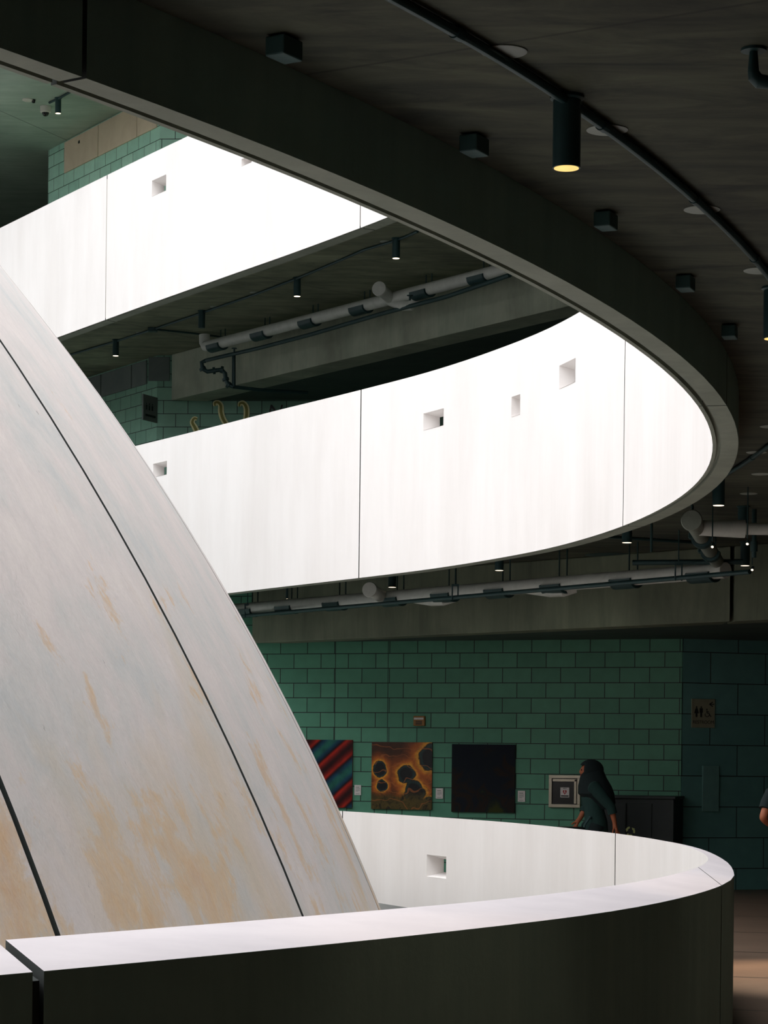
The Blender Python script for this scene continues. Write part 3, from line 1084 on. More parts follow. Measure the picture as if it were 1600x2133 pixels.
A1, B1 = at_h(478, 1271.5, 2.10), at_h(1512, 1188, 2.10)
dp = B1 - A1
t = thing('drain_pipe', 'long white drain pipe on hangers in front of the lower concrete beam', 'pipe')
MB().tube([A1 + dp * k / 12 for k in range(13)], .088, 20).build('pipe_run', M['pipe'], t)
for k, x in enumerate((518, 600, 700, 820, 928, 1040, 1158, 1304, 1465)):
    q = on_wall(x, 1250, A1, (dp.x, dp.y))
    hanger(t, Vector((q.x, q.y, A1.z)), dp, .088, CEIL1)
q = on_wall(800, 1250, A1, (dp.x, dp.y))
wye(t, Vector((q.x, q.y, A1.z)), dp, .085, Vector((-.32, -.9, .12)), .098, .55)
for x in (850, 1090):
    q = on_wall(x, 1250, A1, (dp.x, dp.y))
    q = Vector((q.x, q.y, A1.z - .03))
    MB().tube([q, q + dp.normalized() * .5 + Vector((0, 0, -.055)), q + dp.normalized() * .75 + Vector((0, .03, -.06)), q + dp.normalized() * .95 + Vector((.02, .2, -.02))],
              [.05, .066, .066, .06], 14).build('lower_branch', M['pipe'], t)
# thin dark sprinkler main under it
s0, s1 = at_h(505, 1283, 2.0), at_h(1562, 1191, 2.0)
t = thing('sprinkler_pipe', 'thin black sprinkler main running just below the lower drain pipe', 'pipe')
ds = s1 - s0
MB().tube([s0, s0 + ds * .5, s1], .026, 12).build('pipe_run', M['black_metal'], t)
for x in (516, 935 + 13, 1413):
    q = on_wall(x, 1250, s0, (ds.x, ds.y))
    mb = MB()
    for e in (-.035, .035):
        mb.tube([Vector((q.x + e, q.y, s0.z - .03)), Vector((q.x + e, q.y, s0.z + .14))], .009, 8)
    mb.box((q.x, q.y, s0.z + .15), (.09, .03, .025)).tube([Vector((q.x, q.y, s0.z + .15)), Vector((q.x, q.y, CEIL1 - .002))], .007, 8)
    mb.build('clevis', M['black_metal'], t)
# pipes at the right end
n0, n1 = at_h(1441, 1084, 2.2), at_h(1506, 1190, 2.2)
t = thing('drain_pipe', 'wide grey pipe with a round end cap, receding from the parapet tip', 'pipe')
dn = n1 - n0
MB().tube([n0, n0 + dn * .5, n1], .075, 20).build('pipe_run', M['pipe_grey'], t)
MB().lathe(n0, [(.097, -.03), (.097, .015), (.09, .028)], 32, -dn).build('end_cap', M['pipe_grey'], t)
for k in (.28, .55, .8):
    hanger(t, n0 + dn * k, dn, .075, CEIL1, .22)
e0 = n0 + dn * .12
MB().tube([e0, e0 + Vector((.42, .05, 0)), e0 + Vector((.46, .05, 0))], [.07, .085, .085], 20).build('reducer', M['pipe'], t)
MB().tube([e0 + Vector((.46, .05, 0)), e0 + Vector((.62, .05, 0)), e0 + Vector((5, .3, 0))], [.055, .055, .055], 18).build('branch', M['pipe'], t)
t = thing('sprinkler_pipe', 'thin dark pipe crossing the ceiling left of the receding pipe', 'pipe')
MB().tube([at_h(1268, 1118, 2.45), at_h(1448, 1130, 2.45)], .018, 10).build('pipe_run', M['black_metal'], t)
t = thing('sprinkler_pipe', 'dark pipe above the right end of the long drain pipe', 'pipe')
MB().tube([at_h(1318, 1172, 2.2), at_h(1548, 1170, 2.2)], .03, 12).build('pipe_run', M['black_metal'], t)
q = at_h(1357, 1150, 2.2)
MB().tube([(q.x, q.y, q.z), (q.x, q.y, CEIL1 - .002)], .014, 8).build('rod', M['black_metal'], t)
q = at_h(1571, 1128, 2.2)
t = thing('pipe_riser', 'dark vertical pipe at the right between the lamps', 'pipe')
MB().tube([(q.x, q.y, CEIL1 - .003), (q.x, q.y, q.z), (q.x, q.y, q.z - .16)], .024, 14).build('pipe_run', M['black_metal'], t)
MB().lathe((q.x, q.y, q.z - .05), [(.036, -.05), (.036, .05)], 18).build('coupling', M['black_metal'], t)

# upper storey
A2, B2 = at_h(428, 722.5, 6.75), at_h(1062, 558, 6.75)
d2 = B2 - A2
t = thing('drain_pipe', 'long white drain pipe with an elbow, under the upper storey ceiling', 'pipe')
p2 = [A2 + Vector((-.02, .02, .2)), A2 + Vector((-.015, .01, .07)), A2 + Vector((.01, 0, .015)), A2 + d2 * .015] + [A2 + d2 * k / 12 for k in range(1, 13)]
MB().tube(p2, .09, 20).build('pipe_run', M['pipe'], t)
for x in (453, 545, 645, 752, 880, 1000):
    q = on_wall(x, 650, A2, (d2.x, d2.y))
    hanger(t, Vector((q.x, q.y, A2.z)), d2, .09, CEIL2)
q = on_wall(815, 640, A2, (d2.x, d2.y))
wye(t, Vector((q.x, q.y, A2.z)), d2, .088, Vector((-.34, -.9, .1)), .108, .5)
q = Vector((q.x, q.y, A2.z - .03))
MB().tube([q - d2.normalized() * .1, q + d2.normalized() * .3 + Vector((0, 0, -.12)), q + d2.normalized() * .5 + Vector((0, .03, -.14)), q + d2.normalized() * .6 + Vector((.02, .1, -.02))],
          [.05, .075, .078, .07], 14).build('lower_branch', M['pipe'], t)
t = thing('sprinkler_pipe', 'black pipe under the upper drain pipe, with a flanged trap at its left end', 'pipe')
sp = [at_h(x, y, 6.56) for x, y in ((428, 751), (470, 741), (540, 725), (650, 696), (800, 652), (930, 618), (1062, 573))]
MB().tube(sp, .032, 12).build('pipe_run', M['black_metal'], t)
yb = 39.6
tr = [at_y(x, y, yb) for x, y in ((428, 752), (420, 755), (422, 768), (432, 774), (446, 772), (462, 770), (469, 778), (470, 790), (476, 802), (486, 805))]
mb = MB().tube(tr, .036, 12)
for i in (2, 4, 5, 7, 8):
    ax = (tr[min(i + 1, 9)] - tr[i - 1]).normalized()
    mb.lathe(tr[i], [(.058, -.02), (.058, .02)], 14, ax)
mb.build('trap', M['black_metal'], t)
MB().tube([at_y(487, 806, yb), at_y(487, 735, yb)], .03, 12).build('upright', M['black_metal'], t)
MB().tube([at_y(487, 806, yb), at_y(540, 812, yb + .2), at_y(640, 818, yb + .6)], .03, 10).build('tail_pipe', M['black_metal'], t)
for x, y in ((488, 727), (854, 617)):
    q = at_h(x, y, 6.62)
    MB().lathe((q.x, q.y, q.z), [(.015, -.06), (.015, .0), (.045, .005), (.045, .015)], 12).build('valve_handle', M['black_metal'], t)

# ------------------------------------------------------------------ things on the green block wall
def art(name, fn):
    m = Mat(name)
    fn(m)
    return m.m


def art1(m):
    v = m.coord('UV', (1, 1, 1), (0, 0, R(-40)))
    wv = m.n('ShaderNodeTexWave', wave_type='BANDS', bands_direction='Y')
    for k, x in (('Scale', .62), ('Distortion', .5), ('Detail', 2), ('Detail Scale', 1.0), ('Phase Offset', 2.2)):
        wv.inputs[k].default_value = x
    m.l(v, wv.inputs['Vector'])
    c = m.ramp(wv.outputs['Fac'], [(.0, lin(40, 104, 92)), (.2, lin(24, 66, 92)), (.42, lin(16, 26, 44)), (.5, lin(70, 16, 16)), (.68, lin(178, 40, 24)), (.86, lin(120, 26, 22)), (1, lin(48, 12, 16))])
    n = m.noise(v, 5, 5)
    m.color(m.mix(1.0, c, m.ramp(n, [(.3, G(.55)), (.6, G(1.1))]), 'MULTIPLY'))
    m.set(Roughness=.3)


def art2(m):
    v = m.coord('UV')
    n = m.noise(m.coord('UV', (1.0, 1.15, 1)), 6, 8, .7, 1.2)
    nz = m.n('ShaderNodeTexNoise')
    nz.inputs['Scale'].default_value = 5
    nz.inputs['Detail'].default_value = 4
    m.l(v, nz.inputs['Vector'])
    wp = m.n('ShaderNodeVectorMath', operation='MULTIPLY_ADD')
    m.l(nz.outputs['Color'], wp.inputs[0])
    wp.inputs[1].default_value = (.13, .13, 0)
    m.l(v, wp.inputs[2])
    k = None
    for cx, cy, r in ((.58, .53, .145), (.15, .6, .115), (.99, .78, .2), (.72, .26, .17), (.18, .36, .09), (.97, .12, .08)):
        ds = m.n('ShaderNodeVectorMath', operation='DISTANCE')
        m.l(wp.outputs[0], ds.inputs[0])
        ds.inputs[1].default_value = (cx + .06, cy + .06, .0)
        d = m.math('DIVIDE', ds.outputs['Value'], r)
        k = d if k is None else m.math('MINIMUM', k, d)
    k = m.math('MULTIPLY', k, .4)
    c = m.ramp(k, [(.0, lin(10, 14, 18)), (.28, lin(8, 12, 16)), (.36, lin(26, 60, 60)), (.40, lin(40, 22, 10)), (.43, lin(240, 168, 50)), (.54, lin(196, 104, 28)), (.72, lin(130, 64, 20)), (1, lin(70, 36, 14))])
    c = m.mix(1.0, c, m.ramp(n, [(.3, G(.55)), (.55, G(1))]), 'MULTIPLY')
    s = m.n('ShaderNodeSeparateXYZ')
    m.l(v, s.inputs[0])
    low = m.ramp(m.math('ADD', s.outputs['Y'], m.math('MULTIPLY', n, .35)), [(.32, G(1)), (.46, G(0))])
    moss = m.ramp(n, [(.35, lin(18, 14, 8)), (.52, lin(88, 74, 28)), (.62, lin(30, 22, 10))])
    c = m.mix(low, c, moss)
    wv = m.n('ShaderNodeTexWave', wave_type='RINGS')
    for kk, x in (('Scale', 1.9), ('Distortion', 12), ('Detail', 2), ('Detail Scale', 1.2)):
        wv.inputs[kk].default_value = x
    m.l(v, wv.inputs['Vector'])
    c = m.mix(m.ramp(wv.outputs['Fac'], [(.97, G(0)), (.99, G(.5))]), c, lin(176, 104, 52))
    m.color(c)
    m.set(Roughness=.4)


def art3(m):
    v = m.coord('UV')
    n = m.noise(v, 2.4, 8, .6, .8)
    s = m.n('ShaderNodeSeparateXYZ')
    m.l(v, s.inputs[0])
    k = m.math('ADD', n, m.math('MULTIPLY', s.outputs['Y'], -.22))
    c = m.ramp(k, [(.18, lin(4, 16, 30)), (.36, lin(8, 20, 30)), (.44, lin(34, 22, 12)), (.5, lin(8, 22, 26)), (.62, lin(48, 54, 14))])
    m.color(c)
    m.set(Roughness=.6)
    m.b.inputs['Specular IOR Level'].default_value = .2


ARTS = (('glossy art print of red diagonal bars, half hidden by the dome', 612, 735.5, 1541, 1681.5, art1), ('orange and black glossy art print between two small plaques', 775.5, 901.5, 1546, 1686, art2),
        ('very dark blue art print, third along the block wall', 942.5, 1074, 1550.5, 1692, art3))
for lab, x0, x1, y0, y1, fn in ARTS:
    a, b = W1(x0, 1600), W1(x1, 1600)
    xm = (x0 + x1) / 2
    t = thing('art_print', lab, 'picture', (a.x, a.y, W1(xm, y1).z), 'art prints on the block wall')
    MB().slab_panel(a, b, W1(xm, y1).z, W1(xm, y0).z, .025, .004).build('print_face', art('art_print_ink', fn), t, smooth=0)
    mb = MB().slab_panel(a + Vector((.004, 0, 0)), b - Vector((.004, 0, 0)), W1(xm, y1).z + .004, W1(xm, y0).z - .004, .004, .0)
    mb.build('backing_board', M['black'], t, smooth=0)
for lab, x0, x1, y0, y1 in (('small white plaque beside the red art print', 739, 752.5, 1635, 1656), ('small white plaque between the orange and the dark art prints', 908.5, 923.5, 1642, 1663.5),
                            ('small white plaque right of the dark art print', 1079.5, 1094.5, 1647, 1670)):
    a, b = W1(x0, 1650), W1(x1, 1650)
    t = thing('wall_plaque', lab, 'plaque', (a.x, a.y, W1(x0, y1).z), 'picture plaques on the block wall')
    z0, z1 = W1(x0, y1).z, W1(x0, y0).z
    MB().slab_panel(a, b, z0, z1, .012, .001).build('plate', M['print_white'], t, smooth=0)
    mb = MB()
    h = z1 - z0
    for k, (f0, f1, g0, g1) in enumerate(((.2, .75, .74, .82), (.2, .85, .62, .66), (.2, .8, .53, .57), (.2, .85, .44, .48), (.2, .6, .35, .39), (.2, .8, .1, .15))):
        mb.slab_panel(a.lerp(b, f0), a.lerp(b, f1), z0 + h * g0, z0 + h * g1, .001, .0135)
    mb.build('caption_lines', M['plate'], t, smooth=0)

# fire alarm strobe
a, b = W1(863.5, 1500), W1(887, 1500)
z0, z1 = W1(875, 1512).z, W1(875, 1491.5).z
t = thing('fire_alarm', 'amber fire alarm strobe with a white lens above the art prints', 'fire alarm', (a.x, a.y, z0))
MB().slab_panel(a, b, z0, z1, .05, .001).build('body', M['amber'], t, smooth=0, bevel=.006)
MB().slab_panel(a.lerp(b, .08), a.lerp(b, .92), z0 + .085, z0 + .115, .012, .05).build('strobe_lens', M['print_white'], t, smooth=0, bevel=.004)
mb = MB()
for k in range(4):
    mb.slab_panel(a.lerp(b, .22), a.lerp(b, .78), z0 + .018 + k * .014, z0 + .026 + k * .014, .003, .051)
mb.build('sounder_grille', M['black'], t, smooth=0)

# defibrillator cabinet
a, b = W1(1145, 1648), W1(1210.5, 1648)
z0, z1 = W1(1178, 1682).z, W1(1178, 1614.5).z
t = thing('aed_cabinet', 'steel framed wall cabinet with white heart sticker, left of the walking person', 'cabinet', (a.x, a.y, z0))
h = z1 - z0
lp = lambda f: a.lerp(b, f)
mb = MB()
for f0, f1, g0, g1 in ((0, 1, .9, 1), (0, 1, 0, .1), (0, .1, .1, .9), (.9, 1, .1, .9)):
    mb.slab_panel(lp(f0), lp(f1), z0 + h * g0, z0 + h * g1, .045, .001)
mb.build('frame', M['steel'], t, smooth=0, bevel=.004)
MB().slab_panel(lp(.1), lp(.9), z0 + h * .1, z0 + h * .9, .02, .001).build('glass', M['black'], t, smooth=0)
mb = MB()
for f0, f1, g0, g1 in ((.12, .88, .8, .88), (.8, .88, .12, .8)):
    mb.slab_panel(lp(f0), lp(f1), z0 + h * g0, z0 + h * g1, .02, .021)
dr = mb.build('door', M['steel'], t, smooth=0, bevel=.003)
k_ = lp(.855)
MB().lathe((k_.x - .018, k_.y - .045, z0 + h * .84), [(.012, -.01), (.012, .008)], 14, (-.35, -.94, 0)).build('knob', M['black'], dr)
st = MB().slab_panel(lp(.36), lp(.64), z0 + h * .31, z0 + h * .62, .002, .0215).build('sticker', M['print_white'], t, smooth=0)


def on_face(f, g, out):                     # point on the cabinet face
    p = lp(f)
    n = Vector((W1D.y, -W1D.x))
    return Vector((p.x + n.x * out, p.y + n.y * out, z0 + h * g))


def flat_shape(name, pts, mat, parent, out, fn, th=.001):
    mb = MB()
    i0 = [mb.vert(fn(x, y, out)) for x, y in pts]
    i1 = [mb.vert(fn(x, y, out + th)) for x, y in pts]
    mb.face(i0[::-1])
    mb.face(i1)
    n = len(pts)
    for i in range(n):
        mb.face((i0[i], i0[(i + 1) % n], i1[(i + 1) % n], i1[i]))
    return mb.build(name, mat, parent, smooth=0)


hp = [(.5 + .062 * math.sin(q) ** 3 * 1.0, .475 + .0052 * (13 * math.cos(q) - 5 * math.cos(2 * q) - 2 * math.cos(3 * q) - math.cos(4 * q)))
      for q in np.linspace(0, 2 * PI, 33)[:-1]]
flat_shape('heart', hp, M['red'], t, .0238, on_face)
flat_shape('bolt', [(.485, .52), (.512, .515), (.498, .482), (.53, .485), (.495, .425), (.505, .465), (.478, .462)], M['print_white'], t, .025, on_face)
flat_shape('caption_bar', [(.38, .335), (.62, .335), (.62, .375), (.38, .375)], M['black'], t, .0238, on_face)


def lettering(name, text, size, p, dr_, mat, parent, out=0.0, ext=.0008, align='CENTER', shear=0.0):
    cu = D.curves.new(name, 'FONT')
    cu.body, cu.size, cu.extrude = text, size, ext
    cu.align_x, cu.align_y = align, 'CENTER'
    cu.materials.append(mat)
    cu.shear = shear
    tmp = D.objects.new(name, cu)
    COL.objects.link(tmp)
    me = D.meshes.new_from_object(tmp.evaluated_get(bpy.context.evaluated_depsgraph_get()))
    D.objects.remove(tmp)
    o = D.objects.new(name, me)
    COL.objects.link(o)
    dv = Vector((dr_[0], dr_[1], 0)).normalized()
    n = Vector((dv.y, -dv.x, 0))
    q = Vector(p) + n * out
    o.matrix_world = Matrix(((dv.x, 0, n.x, q.x), (dv.y, 0, n.y, q.y), (0, 1, 0, q.z), (0, 0, 0, 1)))
    if parent:
        mw = o.matrix_world.copy()
        o.parent = parent
        o.matrix_parent_inverse = parent.matrix_world.inverted()
        o.matrix_world = mw
    return o


lettering('lettering', 'AED', .028, on_face(.5, .585, .0245), W1D, M['black'], t)

# restroom sign on the right wall
a, b = W2(1440, 1486), W2(1488, 1486)
z0, z1 = W2(1464, 1516).z, W2(1464, 1456).z
t = thing('restroom_sign', 'tan restroom sign with arrow and pictograms on the dark wall at right', 'sign', (a.x, a.y, z0))
MB().slab_panel(a, b, z0, z1, .02, .001).build('plate', M['sign_tan'], t, smooth=0, bevel=.003)
hh = z1 - z0


def on_sign(f, g, out):
    p = a.lerp(b, f)
    n = Vector((W2D.y, -W2D.x))
    return Vector((p.x + n.x * out, p.y + n.y * out, z0 + hh * g))


def bar(pts, w_, name, mat, parent, fn, out, asp=1.25):
    for (x0, y0), (x1, y1) in zip(pts, pts[1:]):
        dx, dy = (x1 - x0) * asp ** -1, (y1 - y0)
        ln = math.hypot(dx, dy) or 1
        nx, ny = -dy / ln * w_ * asp, dx / ln * w_
        yield [(x0 + nx, y0 + ny), (x1 + nx, y1 + ny), (x1 - nx, y1 - ny), (x0 - nx, y0 - ny)]


def shapes(name, polys, mat, parent, fn, out, th=.001):
    mb = MB()
    for pts in polys:
        i0 = [mb.vert(fn(x, y, out)) for x, y in pts]
        i1 = [mb.vert(fn(x, y, out + th)) for x, y in pts]
        mb.face(i0[::-1])
        mb.face(i1)
        n = len(pts)
        for i in range(n):
            mb.face((i0[i], i0[(i + 1) % n], i1[(i + 1) % n], i1[i]))
    return mb.build(name, mat, parent, smooth=0)


circ = lambda x, y, r, n=16, asp=1.25: [(x + r * asp * math.cos(2 * PI * k / n), y + r * math.sin(2 * PI * k / n)) for k in range(n)]
arr = list(bar([(.90, .9), (.76, .82), (.90, .74)], .016, '', None, None, None, 0)) + list(bar([(.78, .82), (.96, .82)], .014, '', None, None, None, 0))
shapes('arrow', arr, M['sign_ink'], t, on_sign, .0215)
man = [circ(.40, .715, .028), [(.33, .68), (.47, .68), (.47, .52), (.44, .52), (.44, .37), (.36, .37), (.36, .52), (.33, .52)]]
shapes('man_pictogram', man, M['sign_ink'], t, on_sign, .0215)
wom = [circ(.2, .715, .028), [(.16, .68), (.24, .68), (.3, .5), (.24, .5), (.24, .37), (.16, .37), (.16, .5), (.1, .5)]]
shapes('woman_pictogram', wom, M['sign_ink'], t, on_sign, .0215)
ring = []
for k in range(14):
    q0, q1 = R(150 + k * 16), R(166 + k * 16)
    ring.append([(.66 + 1.25 * r_ * math.cos(q), .46 + r_ * math.sin(q)) for r_, q in ((.062, q0), (.085, q0), (.085, q1), (.062, q1))])
wc = ring + [circ(.645, .64, .024)] + list(bar([(.645, .61), (.65, .51), (.74, .51), (.80, .40), (.84, .41)], .014, '', None, None, None, 0)) + list(bar([(.65, .56), (.74, .56)], .011, '', None, None, None, 0))
shapes('wheelchair_pictogram', wc, M['sign_ink'], t, on_sign, .0215)
lettering('lettering', 'RESTROOM', .062, on_sign(.5, .19, .0218), W2D, M['sign_ink'], t)

# dark panel on the right wall and the recycling cabinet
o = MB().slab_panel(W2(1462, 1640), W2(1496, 1640), W2(1480, 1690).z, W2(1480, 1595).z, .03, .001).build('wall_panel', M['panel_teal'], smooth=0, bevel=.004)
tag(o, 'narrow dark panel on the wall under the restroom sign', 'wall panel')
q0, q1 = W1(1277, 1700), W1(1424, 1700)
n_ = Vector((W1D.y, -W1D.x, 0))
dep = .55
zt = EYE - (1657 - 1588) * 32.0 / F
t = thing('recycling_cabinet', 'dark recycling cabinet with a pale recycling symbol, against the block wall', 'recycling bin', (q0.x, q0.y, 0))
MB().slab_panel(q0, q1, .08, zt - .04, dep - .03, .034).build('body', M['cabinet'], t, smooth=0, bevel=.006)
MB().slab_panel(q0 - Vector((.02, 0, 0)), q1 + Vector((.02, 0, 0)), zt - .04, zt, dep, .034).build('top', M['cabinet'], t, smooth=0, bevel=.006)
MB().slab_panel(q0, q1, 0, .08, dep - .09, .034).build('plinth', M['black'], t, smooth=0)
for k in range(2):
    f0, f1 = .02 + k * .36, .36 + k * .36
    MB().slab_panel(q0.lerp(q1, f0), q0.lerp(q1, f1 - .02), .1, zt - .1, .018, dep + .004).build('door', M['cabinet'], t, smooth=0, bevel=.004)
zc_ = EYE - (1735 - 1589) * 31.5 / F


def on_bin(x, y, out):
    p = q0.lerp(q1, .405 + x)
    return Vector((p.x + n_.x * (dep + .022 + out), p.y + n_.y * (dep + .022 + out), zc_ + y))


polys = []
for k in range(3):
    b0 = R(90 + 120 * k)
    for (s0_, s1_) in ((R(8), R(62)), ):
        seg_ = 6
        for i in range(seg_):
            t0, t1 = b0 + s0_ + (s1_ - s0_) * i / seg_, b0 + s0_ + (s1_ - s0_) * (i + 1) / seg_
            polys.append([(r_ * math.cos(q) * 1.02, r_ * math.sin(q)) for r_, q in ((.040, t0), (.066, t0), (.066, t1), (.040, t1))])
    te = b0 + R(62)
    polys.append([(.034 * math.cos(te), .034 * math.sin(te)), (.076 * math.cos(te), .076 * math.sin(te)), (.055 * math.cos(te + R(36)), .055 * math.sin(te + R(36)))])
shapes('recycling_symbol', polys, M['recycle'], t, on_bin, .001)

# ------------------------------------------------------------------ middle storey wall: flag sign, painted tendrils, letter
a, b = at_y(295.5, 847, 41.55), at_y(325.5, 855, 41.98)
z0, z1 = at_y(295.5, 874, 41.55).z, at_y(295.5, 820.6, 41.55).z
t = thing('flag_sign', 'dark grey projecting sign with pictograms at the upper wall corner', 'sign', (a.x, a.y, z0))
MB().slab_panel(a, b, z0, z1, .03, 0).build('plate', M['panel_dark'], t, smooth=0, bevel=.004)
fd = Vector((b.x - a.x, b.y - a.y)).normalized()


def on_flag(f, g, out):
    p = a.lerp(b, f)
    return Vector((p.x + fd.y * (.031 + out), p.y - fd.x * (.031 + out), z0 + (z1 - z0) * g))


pics = []
for f in (.22, .42, .62):
    pics += [circ(f, .66, .035, asp=1.0), [(f - .06, .61), (f + .06, .61), (f + .05, .42), (f - .05, .42)]]
pics += [[(.15, .17), (.85, .17), (.85, .25), (.15, .25)]]
shapes('pictograms', pics, M['black'], t, on_flag, 0)


def tendril(pts, label):
    n = Vector((WCD.y, -WCD.x, 0))
    P_ = [WC(x, y) + n * .012 for x, y in pts]
    sm = []
    for i in range(len(P_) - 1):                     # Catmull-Rom
        p0, p1, p2_, p3 = P_[max(i - 1, 0)], P_[i], P_[i + 1], P_[min(i + 2, len(P_) - 1)]
        for k in range(6):
            u = k / 6
            sm.append(.5 * ((2 * p1) + (p2_ - p0) * u + (2 * p0 - 5 * p1 + 4 * p2_ - p3) * u * u + (3 * p1 - p0 - 3 * p2_ + p3) * u ** 3))
    sm.append(P_[-1])
    t = thing('painted_tendril', label, 'wall decoration', P_[0], 'painted tendrils on the upper block wall')
    for nm, w_, off, mat in (('outline', .052, 0, 'cream'), ('core', .024, .006, 'olive')):
        mb = MB()
        prev = None
        for i, p in enumerate(sm):
            d = (sm[min(i + 1, len(sm) - 1)] - sm[max(i - 1, 0)]).normalized()
            s_ = d.cross(n).normalized()
            ww = w_ * (.55 + .45 * min(1, i / (len(sm) * .5)))
            q = [mb.vert(p + s_ * ww + n * off), mb.vert(p - s_ * ww + n * off), mb.vert(p - s_ * ww + n * (off + .006)), mb.vert(p + s_ * ww + n * (off + .006))]
            if prev:
                for k in range(4):
                    mb.face((prev[k], prev[(k + 1) % 4], q[(k + 1) % 4], q[k]))
            else:
                mb.face(q[::-1])
            prev = q
        mb.face(prev)
        mb.build(nm, M[mat], t, smooth=0)


tendril([(411, 873), (405, 872), (401, 880), (406, 890), (410, 900), (409, 912), (408, 930)], 'small painted tendril nearest the flag sign')
tendril([(448.5, 846), (448, 840), (454, 838.5), (460, 845), (461, 860), (466, 875), (476, 890), (484, 905)], 'tallest painted tendril, between the two others')
tendril([(499, 847), (500, 841), (507, 840), (513, 848), (514, 862), (512, 880), (512, 900)], 'painted tendril nearest the dark lettering')
lt = lettering('wall_letter', 'N', .34, WC(571, 859), WCD, M['black'], None, .012, .006, shear=.2)
tag(lt, 'dark slanted letter N on the green wall, cut off by the parapet', 'letter')

# ------------------------------------------------------------------ people
def limb_points(base, tip, n=3):
    return [base.lerp(tip, k / n) for k in range(1, n + 1)]


def person(label, loc, rz, armL, armR, stride=.25, cloth='cloth_dark', scarf=False, lean=.04):
    t = thing('person', label, 'person', loc)
    V_, E_, Rd = [], [], []

    def add(p, r, par=None):
        V_.append(Vector(p))
        Rd.append(r if isinstance(r, tuple) else (r, r))
        if par is not None:
            E_.append((par, len(V_) - 1))
        return len(V_) - 1
    pel = add((0, 0, .95), (.135, .105))
    sp = add((0, lean * .4, 1.12), (.12, .095), pel)
    ch = add((0, lean * .8, 1.32), (.14, .105), sp)
    nk = add((0, lean + .01, 1.46), (.055, .055), ch)
    hb = add((0, lean + .035, 1.535), (.062, .07), nk)
    hd = add((0, lean + .045, 1.60), (.078, .098), hb)
    tp = add((0, lean + .03, 1.67), (.06, .075), hd)
    add((0, lean + .15, 1.575), (.014, .016), hd)              # nose
    for sx in (-1, 1):
        add((sx * .085, lean + .03, 1.585), (.012, .02), hd)    # ears
    for sx, (el, wr) in ((-1, armL), (1, armR)):
        sh = add((sx * .165, lean * .9, 1.385), .056, ch)
        e = add(el, .043, sh)
        f1 = add(Vector(el).lerp(Vector(wr), .4), .04, e)
        wv_ = add(wr, (.03, .024), f1)
        d = (Vector(wr) - Vector(el)).normalized()
        pm = add(Vector(wr) + d * .07, (.036, .016), wv_)
        side = Vector((0, 1, 0)) if abs(d.y) < .8 else Vector((0, 0, 1))
        side = (side - d * side.dot(d)).normalized()
        nrm = d.cross(side)
        for k, (o_, ln) in enumerate(((-.027, .062), (-.009, .074), (.009, .07), (.026, .055))):
            k1 = add(Vector(wr) + d * .095 + side * o_, .009, pm)
            k2 = add(Vector(wr) + d * (.095 + ln * .55) + side * o_ * 1.05 + nrm * .008 * -sx, .0085, k1)
            add(Vector(wr) + d * (.095 + ln * .95) + side * o_ * 1.05 + nrm * .024 * -sx, .0075, k2)
        h1 = add(Vector(wr) + d * .045 + side * .045 + nrm * .01 * -sx, .011, wv_)
        add(Vector(wr) + d * .085 + side * .055 + nrm * .025 * -sx, .009, h1)
    for sx, st_ in ((-1, stride), (1, -stride)):
        hp_ = add((sx * .088, 0, .88), .088, pel)
        kn = add((sx * .09, st_ * .55 + .03, .49), .056, hp_)
        cf = add((sx * .09, st_ * .75 - .0, .32), .05, kn)
        an = add((sx * .09, st_ - .03, .085), .036, cf)
        hl = add((sx * .09, st_ - .06, .035), .03, an)
        add((sx * .095, st_ + .13, .028), (.036, .024), an)
    me = D.meshes.new('body')
    me.from_pydata([tuple(v) for v in V_], E_, [])
    me.materials.append(M['skin'])
    o = D.objects.new('body', me)
    COL.objects.link(o)
    sk = o.modifiers.new('skin', 'SKIN')
    sk.use_smooth_shade = True
    for i, r in enumerate(Rd):
        me.skin_vertices[0].data[i].radius = r
        me.skin_vertices[0].data[i].use_root = (i == 0)
    ss = o.modifiers.new('smooth', 'SUBSURF')
    ss.levels = ss.render_levels = 2
    o.parent = t

    def loft(rows, seg=20):                                     # rows: (x, y, z, rx, ry)
        mb = MB()
        rg = [[mb.vert((x + rx * math.cos(2 * PI * k / seg), y + ry * math.sin(2 * PI * k / seg) * (1 + .03 * math.sin(5 * 2 * PI * k / seg)), z)) for k in range(seg)]
              for x, y, z, rx, ry in rows]
        for i in range(len(rg) - 1):
            for k in range(seg):
                mb.face((rg[i][k], rg[i][(k + 1) % seg], rg[i + 1][(k + 1) % seg], rg[i + 1][k]))
        mb.face(rg[0][::-1])
        mb.face(rg[-1])
        return mb

    def wear(mb, name, mat):
        o_ = mb.build(name, mat, None)
        o_.parent = t
        return o_
    wear(loft([(0, 0, .55, .2, .19), (0, 0, .75, .185, .165), (0, 0, .95, .175, .145), (0, lean * .4, 1.12, .155, .125), (0, lean * .7, 1.28, .178, .138), (0, lean * .9, 1.38, .195, .122), (0, lean * .95, 1.415, .165, .105),
               (0, lean, 1.44, .12, .085), (0, lean + .01, 1.465, .075, .07)]), 'tunic', M[cloth])
    for sx, (el, wr) in ((-1, armL), (1, armR)):
        el_, wr_ = Vector(el), Vector(wr)
        sh = Vector((sx * .165, lean * .9, 1.385))
        s0_ = Vector((sx * .08, lean * .9, 1.39))
        if scarf:
            wear(MB().tube([s0_, sh, sh.lerp(el_, .35), sh.lerp(el_, .75), el_, el_.lerp(wr_, .35)], [.08, .092, .084, .072, .064, .06], 14), 'sleeve', M[cloth])
        else:
            wear(MB().tube([s0_, sh, sh.lerp(el_, .3), sh.lerp(el_, .62)], [.08, .09, .08, .074], 14), 'sleeve', M[cloth])
